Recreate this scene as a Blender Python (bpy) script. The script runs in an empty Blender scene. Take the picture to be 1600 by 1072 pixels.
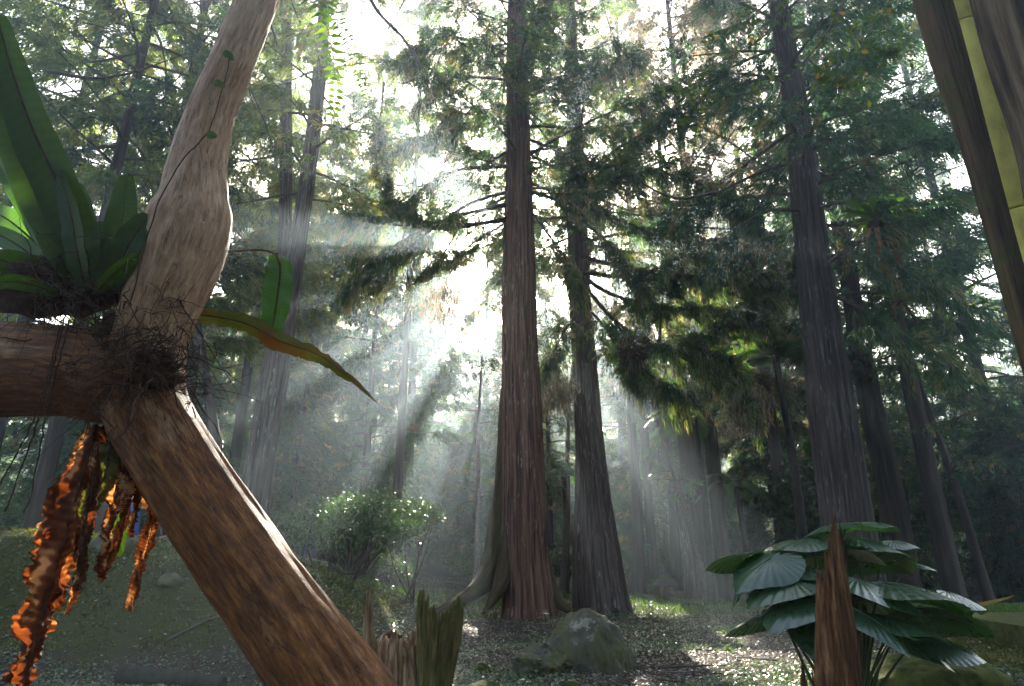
import bpy, bmesh, math, random
import numpy as np
from mathutils import Vector

sc = bpy.context.scene
R = math.radians

# ------------------------------------------------------------------ camera
F = 980.0; CX = 800.0; CY = 536.0          # focal length and centre in photo pixels
PITCH = R(18.3); CAMZ = 1.5
cam_d = bpy.data.cameras.new("camera"); cam = bpy.data.objects.new("camera", cam_d)
sc.collection.objects.link(cam); sc.camera = cam
cam_d.sensor_width = 36.0; cam_d.lens = 36.0 * F / 1600.0
cam_d.clip_start = 0.05; cam_d.clip_end = 1000.0
cam.location = (0, 0, CAMZ); cam.rotation_euler = (math.pi / 2 + PITCH, 0, 0)

# ------------------------------------------------------------------ sky, sun, exposure
SUN_EL = R(27.2); SUN_AZ = R(-0.4)
w = bpy.data.worlds.new("World"); sc.world = w; w.use_nodes = True
nt = w.node_tree; bg = nt.nodes["Background"]
sky = nt.nodes.new("ShaderNodeTexSky"); sky.sky_type = 'NISHITA'; sky.sun_disc = False
sky.sun_elevation = SUN_EL; sky.sun_rotation = SUN_AZ
sky.air_density = 1.0; sky.dust_density = 6.0; sky.ozone_density = 0.4
nt.links.new(sky.outputs[0], bg.inputs[0]); bg.inputs[1].default_value = 0.085
SUNV = np.array([math.sin(SUN_AZ) * math.cos(SUN_EL), math.cos(SUN_AZ) * math.cos(SUN_EL), math.sin(SUN_EL)])
sd = bpy.data.lights.new("sun", 'SUN'); so = bpy.data.objects.new("sun", sd); sc.collection.objects.link(so)
sd.energy = 5.0; sd.angle = R(0.5); sd.color = (1.0, 0.93, 0.80)
so.rotation_euler = Vector(SUNV).to_track_quat('Z', 'Y').to_euler(); so.location = (0, 60, 60)
sc.view_settings.view_transform = 'Standard'; sc.view_settings.look = 'None'
sc.view_settings.exposure = 3.2; sc.view_settings.gamma = 1.0
HAZE = 0.0049
cy = sc.cycles
sc.render.engine = 'CYCLES'
cy.max_bounces = 6; cy.diffuse_bounces = 3; cy.glossy_bounces = 2; cy.transmission_bounces = 4
cy.volume_bounces = 0; cy.transparent_max_bounces = 8
cy.caustics_reflective = False; cy.caustics_refractive = False
cy.sample_clamp_indirect = 4.0
cy.use_adaptive_sampling = True; cy.adaptive_threshold = 0.02
cy.use_denoising = True

# ------------------------------------------------------------------ pixel -> world (for measuring)
FWD = np.array([0, math.cos(PITCH), math.sin(PITCH)]); UPV = np.array([0, -math.sin(PITCH), math.cos(PITCH)])
def at(px, py, Y):
    d = FWD + np.array([(px - CX) / F, 0, 0]) + UPV * (CY - py) / F
    return np.array([0, 0, CAMZ]) + d * (Y / d[1])
def wid(wpx, p):                    # metres that wpx pixels cover at point p
    return wpx / F * float(np.dot(np.asarray(p) - np.array([0, 0, CAMZ]), FWD))

# ------------------------------------------------------------------ numpy noise
def _h(ix, iy, iz, seed):
    with np.errstate(over='ignore'):
        n = (ix.astype(np.uint32) * np.uint32(374761393) + iy.astype(np.uint32) * np.uint32(668265263)
             + iz.astype(np.uint32) * np.uint32(2147483647) + np.uint32(seed * 7919 + 13))
        n = (n ^ (n >> np.uint32(13))) * np.uint32(1274126177)
        n = (n ^ (n >> np.uint32(15))) * np.uint32(2246822519)
        n = n ^ (n >> np.uint32(16))
    return n.astype(np.float64) / 4294967295.0
def vnoise(x, y, z, seed=0):
    x, y, z = np.broadcast_arrays(np.asarray(x, float), np.asarray(y, float), np.asarray(z, float))
    i, j, k = np.floor(x).astype(np.int64), np.floor(y).astype(np.int64), np.floor(z).astype(np.int64)
    u, v, t = x - i, y - j, z - k
    u = u * u * (3 - 2 * u); v = v * v * (3 - 2 * v); t = t * t * (3 - 2 * t)
    i, j, k = i & 0xffffffff, j & 0xffffffff, k & 0xffffffff
    def c(a, b, d): return _h((i + a) & 0xffffffff, (j + b) & 0xffffffff, (k + d) & 0xffffffff, seed)
    r = ((c(0,0,0)*(1-u)+c(1,0,0)*u)*(1-v)+(c(0,1,0)*(1-u)+c(1,1,0)*u)*v)*(1-t) + \
        ((c(0,0,1)*(1-u)+c(1,0,1)*u)*(1-v)+(c(0,1,1)*(1-u)+c(1,1,1)*u)*v)*t
    return r * 2 - 1
def fbm(x, y, z, o=3, seed=0):
    s = 0; a = 1.0; f = 1.0; tot = 0
    for q in range(o):
        s = s + a * vnoise(np.asarray(x)*f, np.asarray(y)*f, np.asarray(z)*f, seed + q); tot += a; a *= .5; f *= 2.03
    return s / tot
def nrm(v):
    v = np.asarray(v, float); return v / np.maximum(np.linalg.norm(v, axis=-1, keepdims=True), 1e-9)
def smooth(path, n):                # Catmull-Rom through points (and any extra columns)
    P = np.asarray(path, float); P = np.vstack([2*P[0]-P[1], P, 2*P[-1]-P[-2]])
    m = len(P) - 3; t = np.linspace(0, m - 1e-6, n); i = t.astype(int); f = (t - i)[:, None]
    a, b, c, d = P[i], P[i+1], P[i+2], P[i+3]
    return .5*((2*b)+(c-a)*f+(2*a-5*b+4*c-d)*f**2+(3*b-a-3*c+d)*f**3)
def sstep(a, b, x):
    t = np.clip((np.asarray(x, float) - a) / (b - a), 0, 1); return t*t*(3-2*t)

# ------------------------------------------------------------------ mesh building
class MB:
    def __init__(self): self.V = []; self.Q = []; self.T = []; self.tone = []; self.n = 0; self.G = []; self.hasg = False
    def add(self, V, quads=None, tris=None, tone=0.5, grain=None):
        V = np.asarray(V, float).reshape(-1, 3)
        self.G.append(V if grain is None else grain); self.hasg |= grain is not None
        if quads is not None and len(quads): self.Q.append(np.asarray(quads, np.int64).reshape(-1, 4) + self.n)
        if tris is not None and len(tris): self.T.append(np.asarray(tris, np.int64).reshape(-1, 3) + self.n)
        self.V.append(V); self.tone.append(np.broadcast_to(np.asarray(tone, float), (len(V),))); self.n += len(V)
        return self
    def build(self, name, mat, parent=None, smooth=False, world=True):
        V = np.vstack(self.V) if self.V else np.zeros((0, 3))
        if parent is not None and world: V = V - np.array(parent_off(parent))
        Q = np.vstack(self.Q) if self.Q else np.zeros((0, 4), int)
        T = np.vstack(self.T) if self.T else np.zeros((0, 3), int)
        me = bpy.data.meshes.new(name)
        me.vertices.add(len(V)); me.vertices.foreach_set("co", V.ravel())
        me.loops.add(Q.size + T.size); me.polygons.add(len(Q) + len(T))
        me.loops.foreach_set("vertex_index", np.concatenate([Q.ravel(), T.ravel()]).astype(np.int32))
        st = np.concatenate([np.arange(len(Q))*4, len(Q)*4 + np.arange(len(T))*3]).astype(np.int32)
        me.polygons.foreach_set("loop_start", st)
        if smooth: me.polygons.foreach_set("use_smooth", np.ones(len(Q)+len(T), bool))
        a = me.attributes.new("tone", 'FLOAT', 'POINT'); a.data.foreach_set("value", np.concatenate(self.tone).astype(np.float32))
        if self.hasg:
            a = me.attributes.new("grain", 'FLOAT_VECTOR', 'POINT'); a.data.foreach_set("vector", np.vstack(self.G).astype(np.float32).ravel())
        me.update(calc_edges=True); me.validate()
        me.materials.append(mat)
        o = bpy.data.objects.new(name, me); sc.collection.objects.link(o)
        if parent is not None: o.parent = parent
        return o
def parent_off(p):
    o = np.zeros(3)
    while p is not None:
        o = o + np.array(p.location); p = p.parent
    return o
def tag(o, label=None, cat=None, group=None, kind=None):
    if label: o['label'] = label
    if cat: o['category'] = cat
    if group: o['group'] = group
    if kind: o['kind'] = kind
    return o
def thing(name, loc, label, cat, group=None):
    o = bpy.data.objects.new(name, None); sc.collection.objects.link(o); o.location = [float(c) for c in loc]
    o.empty_display_size = .2
    return tag(o, label, cat, group)
def copy_tree(o, parent=None):
    c = o.copy(); sc.collection.objects.link(c); c.parent = parent
    for ch in list(o.children): copy_tree(ch, c)
    return c

def frames(P):
    T = nrm(np.gradient(P, axis=0)); N = np.zeros_like(T)
    a = np.array([1., 0, 0]) if abs(T[0][0]) < .8 else np.array([0, 1., 0])
    n = nrm(a - T[0]*np.dot(a, T[0]))
    for i in range(len(P)):
        n = nrm(n - T[i]*np.dot(n, T[i])); N[i] = n
    return T, N, np.cross(T, N)
def tube(mb, P, rad, seg=8, disp=None, cap=True, tone=.5, grain=False):
    """sweep; disp(theta grid, ring points grid) -> radius multiplier"""
    P = np.asarray(P, float); rad = np.broadcast_to(np.asarray(rad, float), (len(P),))
    T, N, B = frames(P); th = np.linspace(0, 2*np.pi, seg, endpoint=False)
    ring = np.cos(th)[None, :, None]*N[:, None, :] + np.sin(th)[None, :, None]*B[:, None, :]
    r = np.repeat(rad[:, None], seg, 1)
    if disp is not None: r = r * disp(ring, P, th, rad)
    V = P[:, None, :] + ring*r[:, :, None]
    n = len(P); i = np.arange(n-1)[:, None]; j = np.arange(seg)[None, :]; j2 = (j+1) % seg
    Q = np.stack([i*seg+j, i*seg+j2, (i+1)*seg+j2, (i+1)*seg+j], -1).reshape(-1, 4)
    V = V.reshape(-1, 3); tr = []
    if cap:
        V = np.vstack([V, P[0], P[-1]]); b = n*seg
        tr = [(b, (k+1) % seg, k) for k in range(seg)] + [(b+1, (n-1)*seg+k, (n-1)*seg+(k+1) % seg) for k in range(seg)]
    g = None
    if grain or disp is not None:
        s = np.concatenate([[0], np.cumsum(np.linalg.norm(np.diff(P, axis=0), axis=1))]); rm = float(np.mean(rad))
        g = np.stack([np.cos(th)[None, :]*rm*np.ones((n, 1)), np.sin(th)[None, :]*rm*np.ones((n, 1)), s[:, None]*np.ones((1, seg))], -1).reshape(-1, 3)
        if cap: g = np.vstack([g, [0, 0, 0], [0, 0, s[-1]]])
    mb.add(V, Q, tr, tone, g); return mb
def blades(mb, P, D, S, L, W, tone, mid=.45):
    P = np.asarray(P); n = len(P)
    if n == 0: return
    L = np.broadcast_to(np.asarray(L, float), (n,))[:, None]; W = np.broadcast_to(np.asarray(W, float), (n,))[:, None]
    V = np.stack([P, P+D*L*mid+S*W*.5, P+D*L, P+D*L*mid-S*W*.5], 1).reshape(-1, 3)
    Q = np.arange(n*4).reshape(-1, 4)
    mb.add(V, Q, None, np.repeat(np.broadcast_to(np.asarray(tone, float), (n,)), 4))
def randu(rng, n):
    return nrm(rng.normal(size=(n, 3)))
def side(D, rng):
    return nrm(np.cross(D, randu(rng, len(D))))
def grid_faces(n, m):
    i = np.arange(n-1)[:, None]; j = np.arange(m-1)[None, :]
    return np.stack([i*m+j, i*m+j+1, (i+1)*m+j+1, (i+1)*m+j], -1).reshape(-1, 4)

# ------------------------------------------------------------------ materials
def newmat(name):
    m = bpy.data.materials.new(name); m.use_nodes = True
    n = m.node_tree.nodes; l = m.node_tree.links; return m, n, l, n["Principled BSDF"]
def ramp(n, stops):
    r = n.new("ShaderNodeValToRGB"); e = r.color_ramp.elements
    while len(e) < len(stops): e.new(.5)
    for k, (p, c) in enumerate(stops): e[k].position = p; e[k].color = (*c, 1)
    return r
def noise_tex(n, l, scale, detail=6, vec=None, rough=.6, mapscale=None, coord='Object'):
    mp = n.new("ShaderNodeMapping")
    if coord == 'grain':
        tc = n.new("ShaderNodeAttribute"); tc.attribute_name = 'grain'; l.new(tc.outputs['Vector'], mp.inputs[0])
    else:
        tc = n.new("ShaderNodeTexCoord"); l.new(tc.outputs[coord], mp.inputs[0])
    if mapscale: mp.inputs['Scale'].default_value = mapscale
    t = n.new("ShaderNodeTexNoise"); t.inputs['Scale'].default_value = scale; t.inputs['Detail'].default_value = detail
    t.inputs['Roughness'].default_value = rough; l.new(mp.outputs[0], t.inputs[0]); return t
def leaf_mat(name, stops, transl=.52, tcol=(1.95, 1.9, .6), rough=.45, spec=.4):
    m, n, l, p = newmat(name)
    a = n.new("ShaderNodeAttribute"); a.attribute_name = "tone"
    oi = n.new("ShaderNodeObjectInfo"); ad = n.new("ShaderNodeMath"); ad.operation = 'MULTIPLY_ADD'
    l.new(oi.outputs['Random'], ad.inputs[0]); ad.inputs[1].default_value = .12; l.new(a.outputs['Fac'], ad.inputs[2])
    r = ramp(n, stops); l.new(ad.outputs[0], r.inputs[0])
    l.new(r.outputs[0], p.inputs['Base Color']); p.inputs['Roughness'].default_value = rough
    p.inputs['Specular IOR Level'].default_value = spec
    mul = n.new("ShaderNodeMix"); mul.data_type = 'RGBA'; mul.blend_type = 'MULTIPLY'; mul.clamp_result = False
    mul.inputs[0].default_value = 1; l.new(r.outputs[0], mul.inputs[6]); mul.inputs[7].default_value = (*tcol, 1)
    t = n.new("ShaderNodeBsdfTranslucent"); l.new(mul.outputs[2], t.inputs[0])
    mx = n.new("ShaderNodeMixShader"); mx.inputs[0].default_value = transl
    l.new(p.outputs[0], mx.inputs[1]); l.new(t.outputs[0], mx.inputs[2])
    l.new(mx.outputs[0], n["Material Output"].inputs[0]); return m
def bark_mat(name, cols, hs=9, vs=.9, bump=.5, moss=None, lichen=None, rough=.9, bdist=.03, coord='grain'):
    m, n, l, p = newmat(name)
    t = noise_tex(n, l, 1.0, 8, mapscale=(hs, hs, vs), rough=.65, coord=coord)
    r = ramp(n, [(.36, cols[0]), (.5, cols[1]), (.64, cols[2])]); l.new(t.outputs[0], r.inputs[0]); out = r.outputs[0]
    def layer(out, col, scale, lo, hi, ms=None):
        t2 = noise_tex(n, l, scale, 7, mapscale=ms, rough=.7)
        mr = n.new("ShaderNodeMapRange"); mr.inputs[1].default_value = lo; mr.inputs[2].default_value = hi; l.new(t2.outputs[0], mr.inputs[0])
        mx = n.new("ShaderNodeMix"); mx.data_type = 'RGBA'; l.new(mr.outputs[0], mx.inputs[0]); l.new(out, mx.inputs[6]); mx.inputs[7].default_value = (*col, 1)
        return mx.outputs[2]
    if moss: out = layer(out, moss[0], moss[1], moss[2], moss[3])
    if lichen: 
        t2 = noise_tex(n, l, 1.0, 5, mapscale=(hs*1.3, hs*1.3, vs*4), rough=.6, coord=coord); t3 = noise_tex(n, l, .9, 3)
        ml = n.new("ShaderNodeMath"); ml.operation = 'MULTIPLY_ADD'; l.new(t3.outputs[0], ml.inputs[0]); ml.inputs[1].default_value = .35; l.new(t2.outputs[0], ml.inputs[2])
        mr = n.new("ShaderNodeMapRange"); mr.inputs[1].default_value = lichen[2] + .13; mr.inputs[2].default_value = lichen[3] + .13; mr.inputs[4].default_value = .85; l.new(ml.outputs[0], mr.inputs[0])
        mx = n.new("ShaderNodeMix"); mx.data_type = 'RGBA'; l.new(mr.outputs[0], mx.inputs[0]); l.new(out, mx.inputs[6]); mx.inputs[7].default_value = (*lichen[0], 1); out = mx.outputs[2]
    l.new(out, p.inputs['Base Color']); p.inputs['Roughness'].default_value = rough; p.inputs['Specular IOR Level'].default_value = .25
    b = n.new("ShaderNodeBump"); b.inputs[0].default_value = bump; b.inputs[1].default_value = bdist
    l.new(t.outputs[0], b.inputs['Height']); l.new(b.outputs[0], p.inputs['Normal']); return m
def plain_mat(name, c1, c2, scale=6, rough=.8, bump=.3, spec=.3, bdist=.02, ms=None):
    m, n, l, p = newmat(name); t = noise_tex(n, l, scale, 6, mapscale=ms)
    r = ramp(n, [(.35, c1), (.65, c2)]); l.new(t.outputs[0], r.inputs[0]); l.new(r.outputs[0], p.inputs['Base Color'])
    p.inputs['Roughness'].default_value = rough; p.inputs['Specular IOR Level'].default_value = spec
    b = n.new("ShaderNodeBump"); b.inputs[0].default_value = bump; b.inputs[1].default_value = bdist
    l.new(t.outputs[0], b.inputs['Height']); l.new(b.outputs[0], p.inputs['Normal']); return m

M = {}
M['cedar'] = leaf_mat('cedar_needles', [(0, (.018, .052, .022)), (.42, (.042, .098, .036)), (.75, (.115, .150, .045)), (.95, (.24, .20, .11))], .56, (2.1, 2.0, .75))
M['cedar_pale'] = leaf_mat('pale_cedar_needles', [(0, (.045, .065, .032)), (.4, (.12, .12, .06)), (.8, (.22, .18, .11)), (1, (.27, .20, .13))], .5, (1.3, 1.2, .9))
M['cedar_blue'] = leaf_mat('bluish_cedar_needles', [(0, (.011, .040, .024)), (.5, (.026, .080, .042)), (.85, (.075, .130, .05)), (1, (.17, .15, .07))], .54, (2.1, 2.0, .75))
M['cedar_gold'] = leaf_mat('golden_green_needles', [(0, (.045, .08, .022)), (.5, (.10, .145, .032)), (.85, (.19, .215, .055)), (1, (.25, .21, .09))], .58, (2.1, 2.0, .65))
M['broad'] = leaf_mat('broad_leaves', [(0, (.022, .055, .018)), (.5, (.042, .095, .025)), (.9, (.08, .13, .03)), (1, (.22, .16, .03))], .4, (1.7, 1.7, .5), .35, .5)
M['twigleaf'] = leaf_mat('yellowing_leaves', [(0, (.03, .07, .02)), (.5, (.06, .12, .025)), (.85, (.12, .16, .03)), (1, (.35, .20, .03))], .45, (1.8, 1.7, .5), .4)
M['treefern'] = leaf_mat('tree_fern_leaves', [(0, (.03, .08, .025)), (.5, (.05, .12, .03)), (1, (.09, .16, .04))], .5, (1.8, 1.8, .6))
M['nestfern'] = leaf_mat('nest_fern_frond', [(0, (.022, .045, .006)), (.5, (.035, .075, .008)), (1, (.16, .16, .03))], .42, (1.9, 2.0, .3), .5, .2)
M['brightfern'] = leaf_mat('bright_fern', [(0, (.022, .070, .008)), (.5, (.05, .12, .015)), (1, (.12, .17, .03))], .5, (1.6, 1.6, .4), .45)
M['yellowfrond'] = leaf_mat('ageing_frond', [(0, (.05, .07, .012)), (.35, (.09, .09, .014)), (.6, (.10, .065, .012)), (1, (.13, .04, .010))], .45, (1.3, 1.3, .5), .5)
M['deadfrond'] = leaf_mat('dead_frond', [(0, (.022, .010, .006)), (.45, (.075, .027, .011)), (.75, (.15, .060, .022)), (1, (.46, .34, .19))], .5, (1.9, 1.1, .5), .75, .15)
M['cover'] = leaf_mat('ground_cover_leaves', [(0, (.05, .10, .04)), (.5, (.11, .17, .085)), (.8, (.20, .23, .15)), (1, (.34, .31, .24))], .3, (1.3, 1.3, .7), .3, .5)
M['litter'] = leaf_mat('fallen_leaves', [(0, (.08, .06, .04)), (.5, (.20, .16, .115)), (.8, (.36, .30, .23)), (1, (.52, .47, .40))], .15, (1.2, 1, .8), .5, .4)
M['grass'] = leaf_mat('grass_blades', [(0, (.04, .09, .015)), (1, (.10, .17, .03))], .5, (1.6, 1.7, .5), .5)
M['mossfuzz'] = leaf_mat('moss_tips', [(0, (.035, .050, .010)), (.6, (.095, .105, .018)), (1, (.19, .185, .035))], .35, (1.4, 1.4, .5), .8, .15)
M['taro'] = leaf_mat('elephant_ear_leaf', [(0, (.015, .05, .015)), (1, (.03, .085, .02))], .22, (1.6, 2.0, .4), .33, 1.0)
def two_faced(m):
    """the upper face of these leaves carries a pale waxy bloom, the lower face is plain green"""
    n = m.node_tree.nodes; l = m.node_tree.links; p = n["Principled BSDF"]; src = p.inputs['Base Color'].links[0].from_socket
    g = n.new("ShaderNodeNewGeometry"); t = noise_tex(n, l, 9, 5)
    w_ = n.new("ShaderNodeMix"); w_.data_type = 'RGBA'; w_.inputs[0].default_value = .13; l.new(src, w_.inputs[6]); w_.inputs[7].default_value = (.13, .17, .15, 1)
    mx = n.new("ShaderNodeMix"); mx.data_type = 'RGBA'; l.new(g.outputs['Backfacing'], mx.inputs[0]); l.new(w_.outputs[2], mx.inputs[6]); l.new(src, mx.inputs[7]); l.new(mx.outputs[2], p.inputs['Base Color'])
    r = n.new("ShaderNodeMapRange"); r.inputs[3].default_value = .18; r.inputs[4].default_value = .40; l.new(t.outputs[0], r.inputs[0]); l.new(r.outputs[0], p.inputs['Roughness'])
two_faced(M['taro'])
M['cedar_bark'] = bark_mat('cedar_bark', [(.022, .010, .006), (.13, .058, .036), (.25, .13, .085)], 24, .8, 1.0, lichen=((.34, .28, .24), 5, .66, .72))
M['grey_bark'] = bark_mat('grey_cedar_bark', [(.028, .019, .016), (.10, .068, .056), (.19, .14, .115)], 20, .8, 1.0, lichen=((.30, .27, .24), 3.5, .64, .72))
M['far_bark'] = bark_mat('far_bark', [(.020, .014, .010), (.055, .038, .028), (.10, .072, .055)], 10, .6, .6)
M['dark_bark'] = bark_mat('dark_cedar_bark', [(.022, .016, .014), (.055, .039, .033), (.10, .074, .062)], 22, .8, 1.0, lichen=((.15, .14, .125), 3.5, .64, .72))
M['moss_bark'] = bark_mat('mossy_bark', [(.03, .018, .010), (.075, .045, .022), (.12, .08, .035)], 16, 1.0, .8, moss=((.055, .058, .012), 4, .48, .66))
M['twig'] = plain_mat('twig_bark', (.05, .035, .025), (.12, .09, .065), 12)
M['greytwig'] = plain_mat('grey_vine_bark', (.10, .08, .065), (.22, .18, .15), 14)
M['root'] = plain_mat('dark_root_fibre', (.022, .012, .007), (.085, .045, .024), 20, .95)
M['moss'] = plain_mat('moss', (.03, .035, .010), (.10, .105, .022), 9, .95, .8, .1)
M['decay'] = bark_mat('decayed_wood', [(.035, .014, .007), (.12, .05, .02), (.26, .14, .06)], 22, 1.6, 1.0, rough=.85, coord='Object')
M['decay_pale'] = bark_mat('pale_decayed_wood', [(.09, .05, .025), (.28, .17, .09), (.46, .32, .19)], 22, 1.6, 1.0, rough=.85, coord='Object')
M['decay_moss'] = bark_mat('mossy_decayed_wood', [(.05, .035, .012), (.13, .095, .03), (.24, .18, .08)], 18, 1.6, 1.0, moss=((.07, .08, .016), 5, .45, .62), coord='Object')
M['log'] = plain_mat('rotting_log', (.015, .012, .008), (.05, .038, .026), 8, .9, .6)

# ---- smooth flaking bark of the foreground tree: grey-rose above, orange where the bark has peeled below
def flake_mat():
    m, n, l, p = newmat('flaking_bark'); C = 'grain'
    big = noise_tex(n, l, 5, 5, mapscale=(1, 1, .35), rough=.65, coord=C); fine = noise_tex(n, l, 1, 10, mapscale=(42, 42, 7), rough=.72, coord=C)
    flk = noise_tex(n, l, 1, 4, mapscale=(17, 17, 2.4), rough=.55, coord=C); wr = noise_tex(n, l, 1, 6, mapscale=(10, 10, 60), rough=.6, coord=C)
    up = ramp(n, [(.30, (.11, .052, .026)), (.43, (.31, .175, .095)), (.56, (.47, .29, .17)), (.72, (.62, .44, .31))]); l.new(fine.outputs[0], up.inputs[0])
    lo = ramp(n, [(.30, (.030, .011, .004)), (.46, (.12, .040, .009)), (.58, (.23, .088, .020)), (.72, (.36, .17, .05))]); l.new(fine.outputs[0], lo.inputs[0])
    a = n.new("ShaderNodeAttribute"); a.attribute_name = "tone"
    def math_(op, x, y, c=None):
        q = n.new("ShaderNodeMath"); q.operation = op
        for k, v in enumerate((x, y, c)):
            if v is None: continue
            if isinstance(v, (int, float)): q.inputs[k].default_value = v
            else: l.new(v, q.inputs[k])
        return q.outputs[0]
    def mr(x, a0, a1, b1=1.):
        q = n.new("ShaderNodeMapRange"); q.inputs[1].default_value = a0; q.inputs[2].default_value = a1; q.inputs[4].default_value = b1; l.new(x, q.inputs[0]); return q.outputs[0]
    def mix(f, x, y):
        q = n.new("ShaderNodeMix"); q.data_type = 'RGBA'; l.new(f, q.inputs[0])
        for k, v in ((6, x), (7, y)):
            if isinstance(v, tuple): q.inputs[k].default_value = (*v, 1)
            else: l.new(v, q.inputs[k])
        return q.outputs[2]
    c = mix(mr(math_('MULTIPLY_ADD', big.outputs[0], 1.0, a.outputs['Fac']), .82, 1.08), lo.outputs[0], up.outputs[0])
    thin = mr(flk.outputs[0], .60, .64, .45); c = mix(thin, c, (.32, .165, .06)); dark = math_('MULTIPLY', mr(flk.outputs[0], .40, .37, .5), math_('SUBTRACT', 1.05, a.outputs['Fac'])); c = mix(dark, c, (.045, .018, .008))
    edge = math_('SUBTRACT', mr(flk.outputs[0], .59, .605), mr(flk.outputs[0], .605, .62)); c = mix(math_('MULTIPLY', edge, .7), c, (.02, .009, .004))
    l.new(c, p.inputs['Base Color']); p.inputs['Roughness'].default_value = .62; p.inputs['Specular IOR Level'].default_value = .3
    hh = math_('MULTIPLY_ADD', thin, .35, math_('MULTIPLY_ADD', wr.outputs[0], .35, fine.outputs[0]))
    b = n.new("ShaderNodeBump"); b.inputs[0].default_value = .9; b.inputs[1].default_value = .02; l.new(hh, b.inputs['Height']); l.new(b.outputs[0], p.inputs['Normal'])
    return m
M['flake'] = flake_mat()
def rock_mat():
    m, n, l, p = newmat('lichen_rock'); t = noise_tex(n, l, 4, 9, rough=.7); t2 = noise_tex(n, l, 3.2, 6, rough=.75)
    r = ramp(n, [(.35, (.03, .025, .018)), (.55, (.085, .073, .054)), (.7, (.16, .14, .11))]); l.new(t.outputs[0], r.inputs[0])
    mr = n.new("ShaderNodeMapRange"); mr.inputs[1].default_value = .56; mr.inputs[2].default_value = .60; l.new(t2.outputs[0], mr.inputs[0])
    mx = n.new("ShaderNodeMix"); mx.data_type = 'RGBA'; l.new(mr.outputs[0], mx.inputs[0]); l.new(r.outputs[0], mx.inputs[6]); mx.inputs[7].default_value = (.25, .225, .175, 1)
    t3 = noise_tex(n, l, 2.3, 6, rough=.75); m3 = n.new("ShaderNodeMapRange"); m3.inputs[1].default_value = .42; m3.inputs[2].default_value = .56; l.new(t3.outputs[0], m3.inputs[0])
    mx2 = n.new("ShaderNodeMix"); mx2.data_type = 'RGBA'; l.new(m3.outputs[0], mx2.inputs[0]); l.new(mx.outputs[2], mx2.inputs[6]); mx2.inputs[7].default_value = (.075, .072, .022, 1)
    l.new(mx2.outputs[2], p.inputs['Base Color']); p.inputs['Roughness'].default_value = .88
    b = n.new("ShaderNodeBump"); b.inputs[0].default_value = .6; b.inputs[1].default_value = .03; l.new(t.outputs[0], b.inputs['Height']); l.new(b.outputs[0], p.inputs['Normal']); return m
M['rock'] = rock_mat()
def ground_mat():
    m, n, l, p = newmat('forest_floor'); t = noise_tex(n, l, 1.3, 8, rough=.7); f = noise_tex(n, l, 28, 6, rough=.7)
    r = ramp(n, [(.25, (.022, .017, .011)), (.5, (.055, .042, .028)), (.75, (.10, .08, .055))]); l.new(f.outputs[0], r.inputs[0])
    g = ramp(n, [(.3, (.024, .026, .007)), (.6, (.062, .064, .014)), (.8, (.10, .10, .024))]); l.new(f.outputs[0], g.inputs[0])
    a = n.new("ShaderNodeAttribute"); a.attribute_name = "tone"
    ma = n.new("ShaderNodeMath"); ma.operation = 'ADD'; l.new(t.outputs[0], ma.inputs[0]); l.new(a.outputs['Fac'], ma.inputs[1])
    mr = n.new("ShaderNodeMapRange"); mr.inputs[1].default_value = .75; mr.inputs[2].default_value = 1.0; l.new(ma.outputs[0], mr.inputs[0])
    mx = n.new("ShaderNodeMix"); mx.data_type = 'RGBA'; l.new(mr.outputs[0], mx.inputs[0]); l.new(r.outputs[0], mx.inputs[6]); l.new(g.outputs[0], mx.inputs[7])
    l.new(mx.outputs[2], p.inputs['Base Color']); p.inputs['Roughness'].default_value = .95; p.inputs['Specular IOR Level'].default_value = .2
    b = n.new("ShaderNodeBump"); b.inputs[0].default_value = .7; b.inputs[1].default_value = .04; l.new(f.outputs[0], b.inputs['Height']); l.new(b.outputs[0], p.inputs['Normal']); return m
M['ground'] = ground_mat()

M['cedar_bark2'] = bark_mat('furrowed_bark', [(.03, .02, .012), (.10, .07, .04), (.20, .15, .09)], 14, .7, .8, moss=((.10, .09, .022), 3.5, .58, .7))
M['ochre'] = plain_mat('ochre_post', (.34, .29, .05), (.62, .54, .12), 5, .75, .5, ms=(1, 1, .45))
M['stalk'] = plain_mat('leaf_stalk', (.05, .08, .03), (.09, .12, .05), 8, .5)
M['dryblade'] = leaf_mat('dry_blade', [(0, (.30, .17, .05)), (1, (.42, .28, .10))], .4, (1.3, 1.2, .8))
M['redwall'] = plain_mat('reddish_wall', (.22, .09, .055), (.30, .13, .08), 4)
M['greyroof'] = plain_mat('grey_roof', (.10, .10, .10), (.17, .17, .165), 5)
M['skin'] = plain_mat('skin', (.46, .28, .20), (.52, .33, .24), 8, .6, .05)
M['hair'] = plain_mat('dark_hair', (.015, .012, .010), (.03, .022, .018), 30, .5)
for nm_, c_ in [('pale', (.45, .52, .66)), ('blue', (.06, .12, .34)), ('white', (.75, .75, .78)), ('lilac', (.55, .53, .70)), ('navy', (.03, .04, .08)), ('red', (.50, .05, .04))]:
    M['cloth_' + nm_] = plain_mat('cloth_' + nm_, tuple(np.array(c_)*.85), c_, 10, .9, .1)

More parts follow.
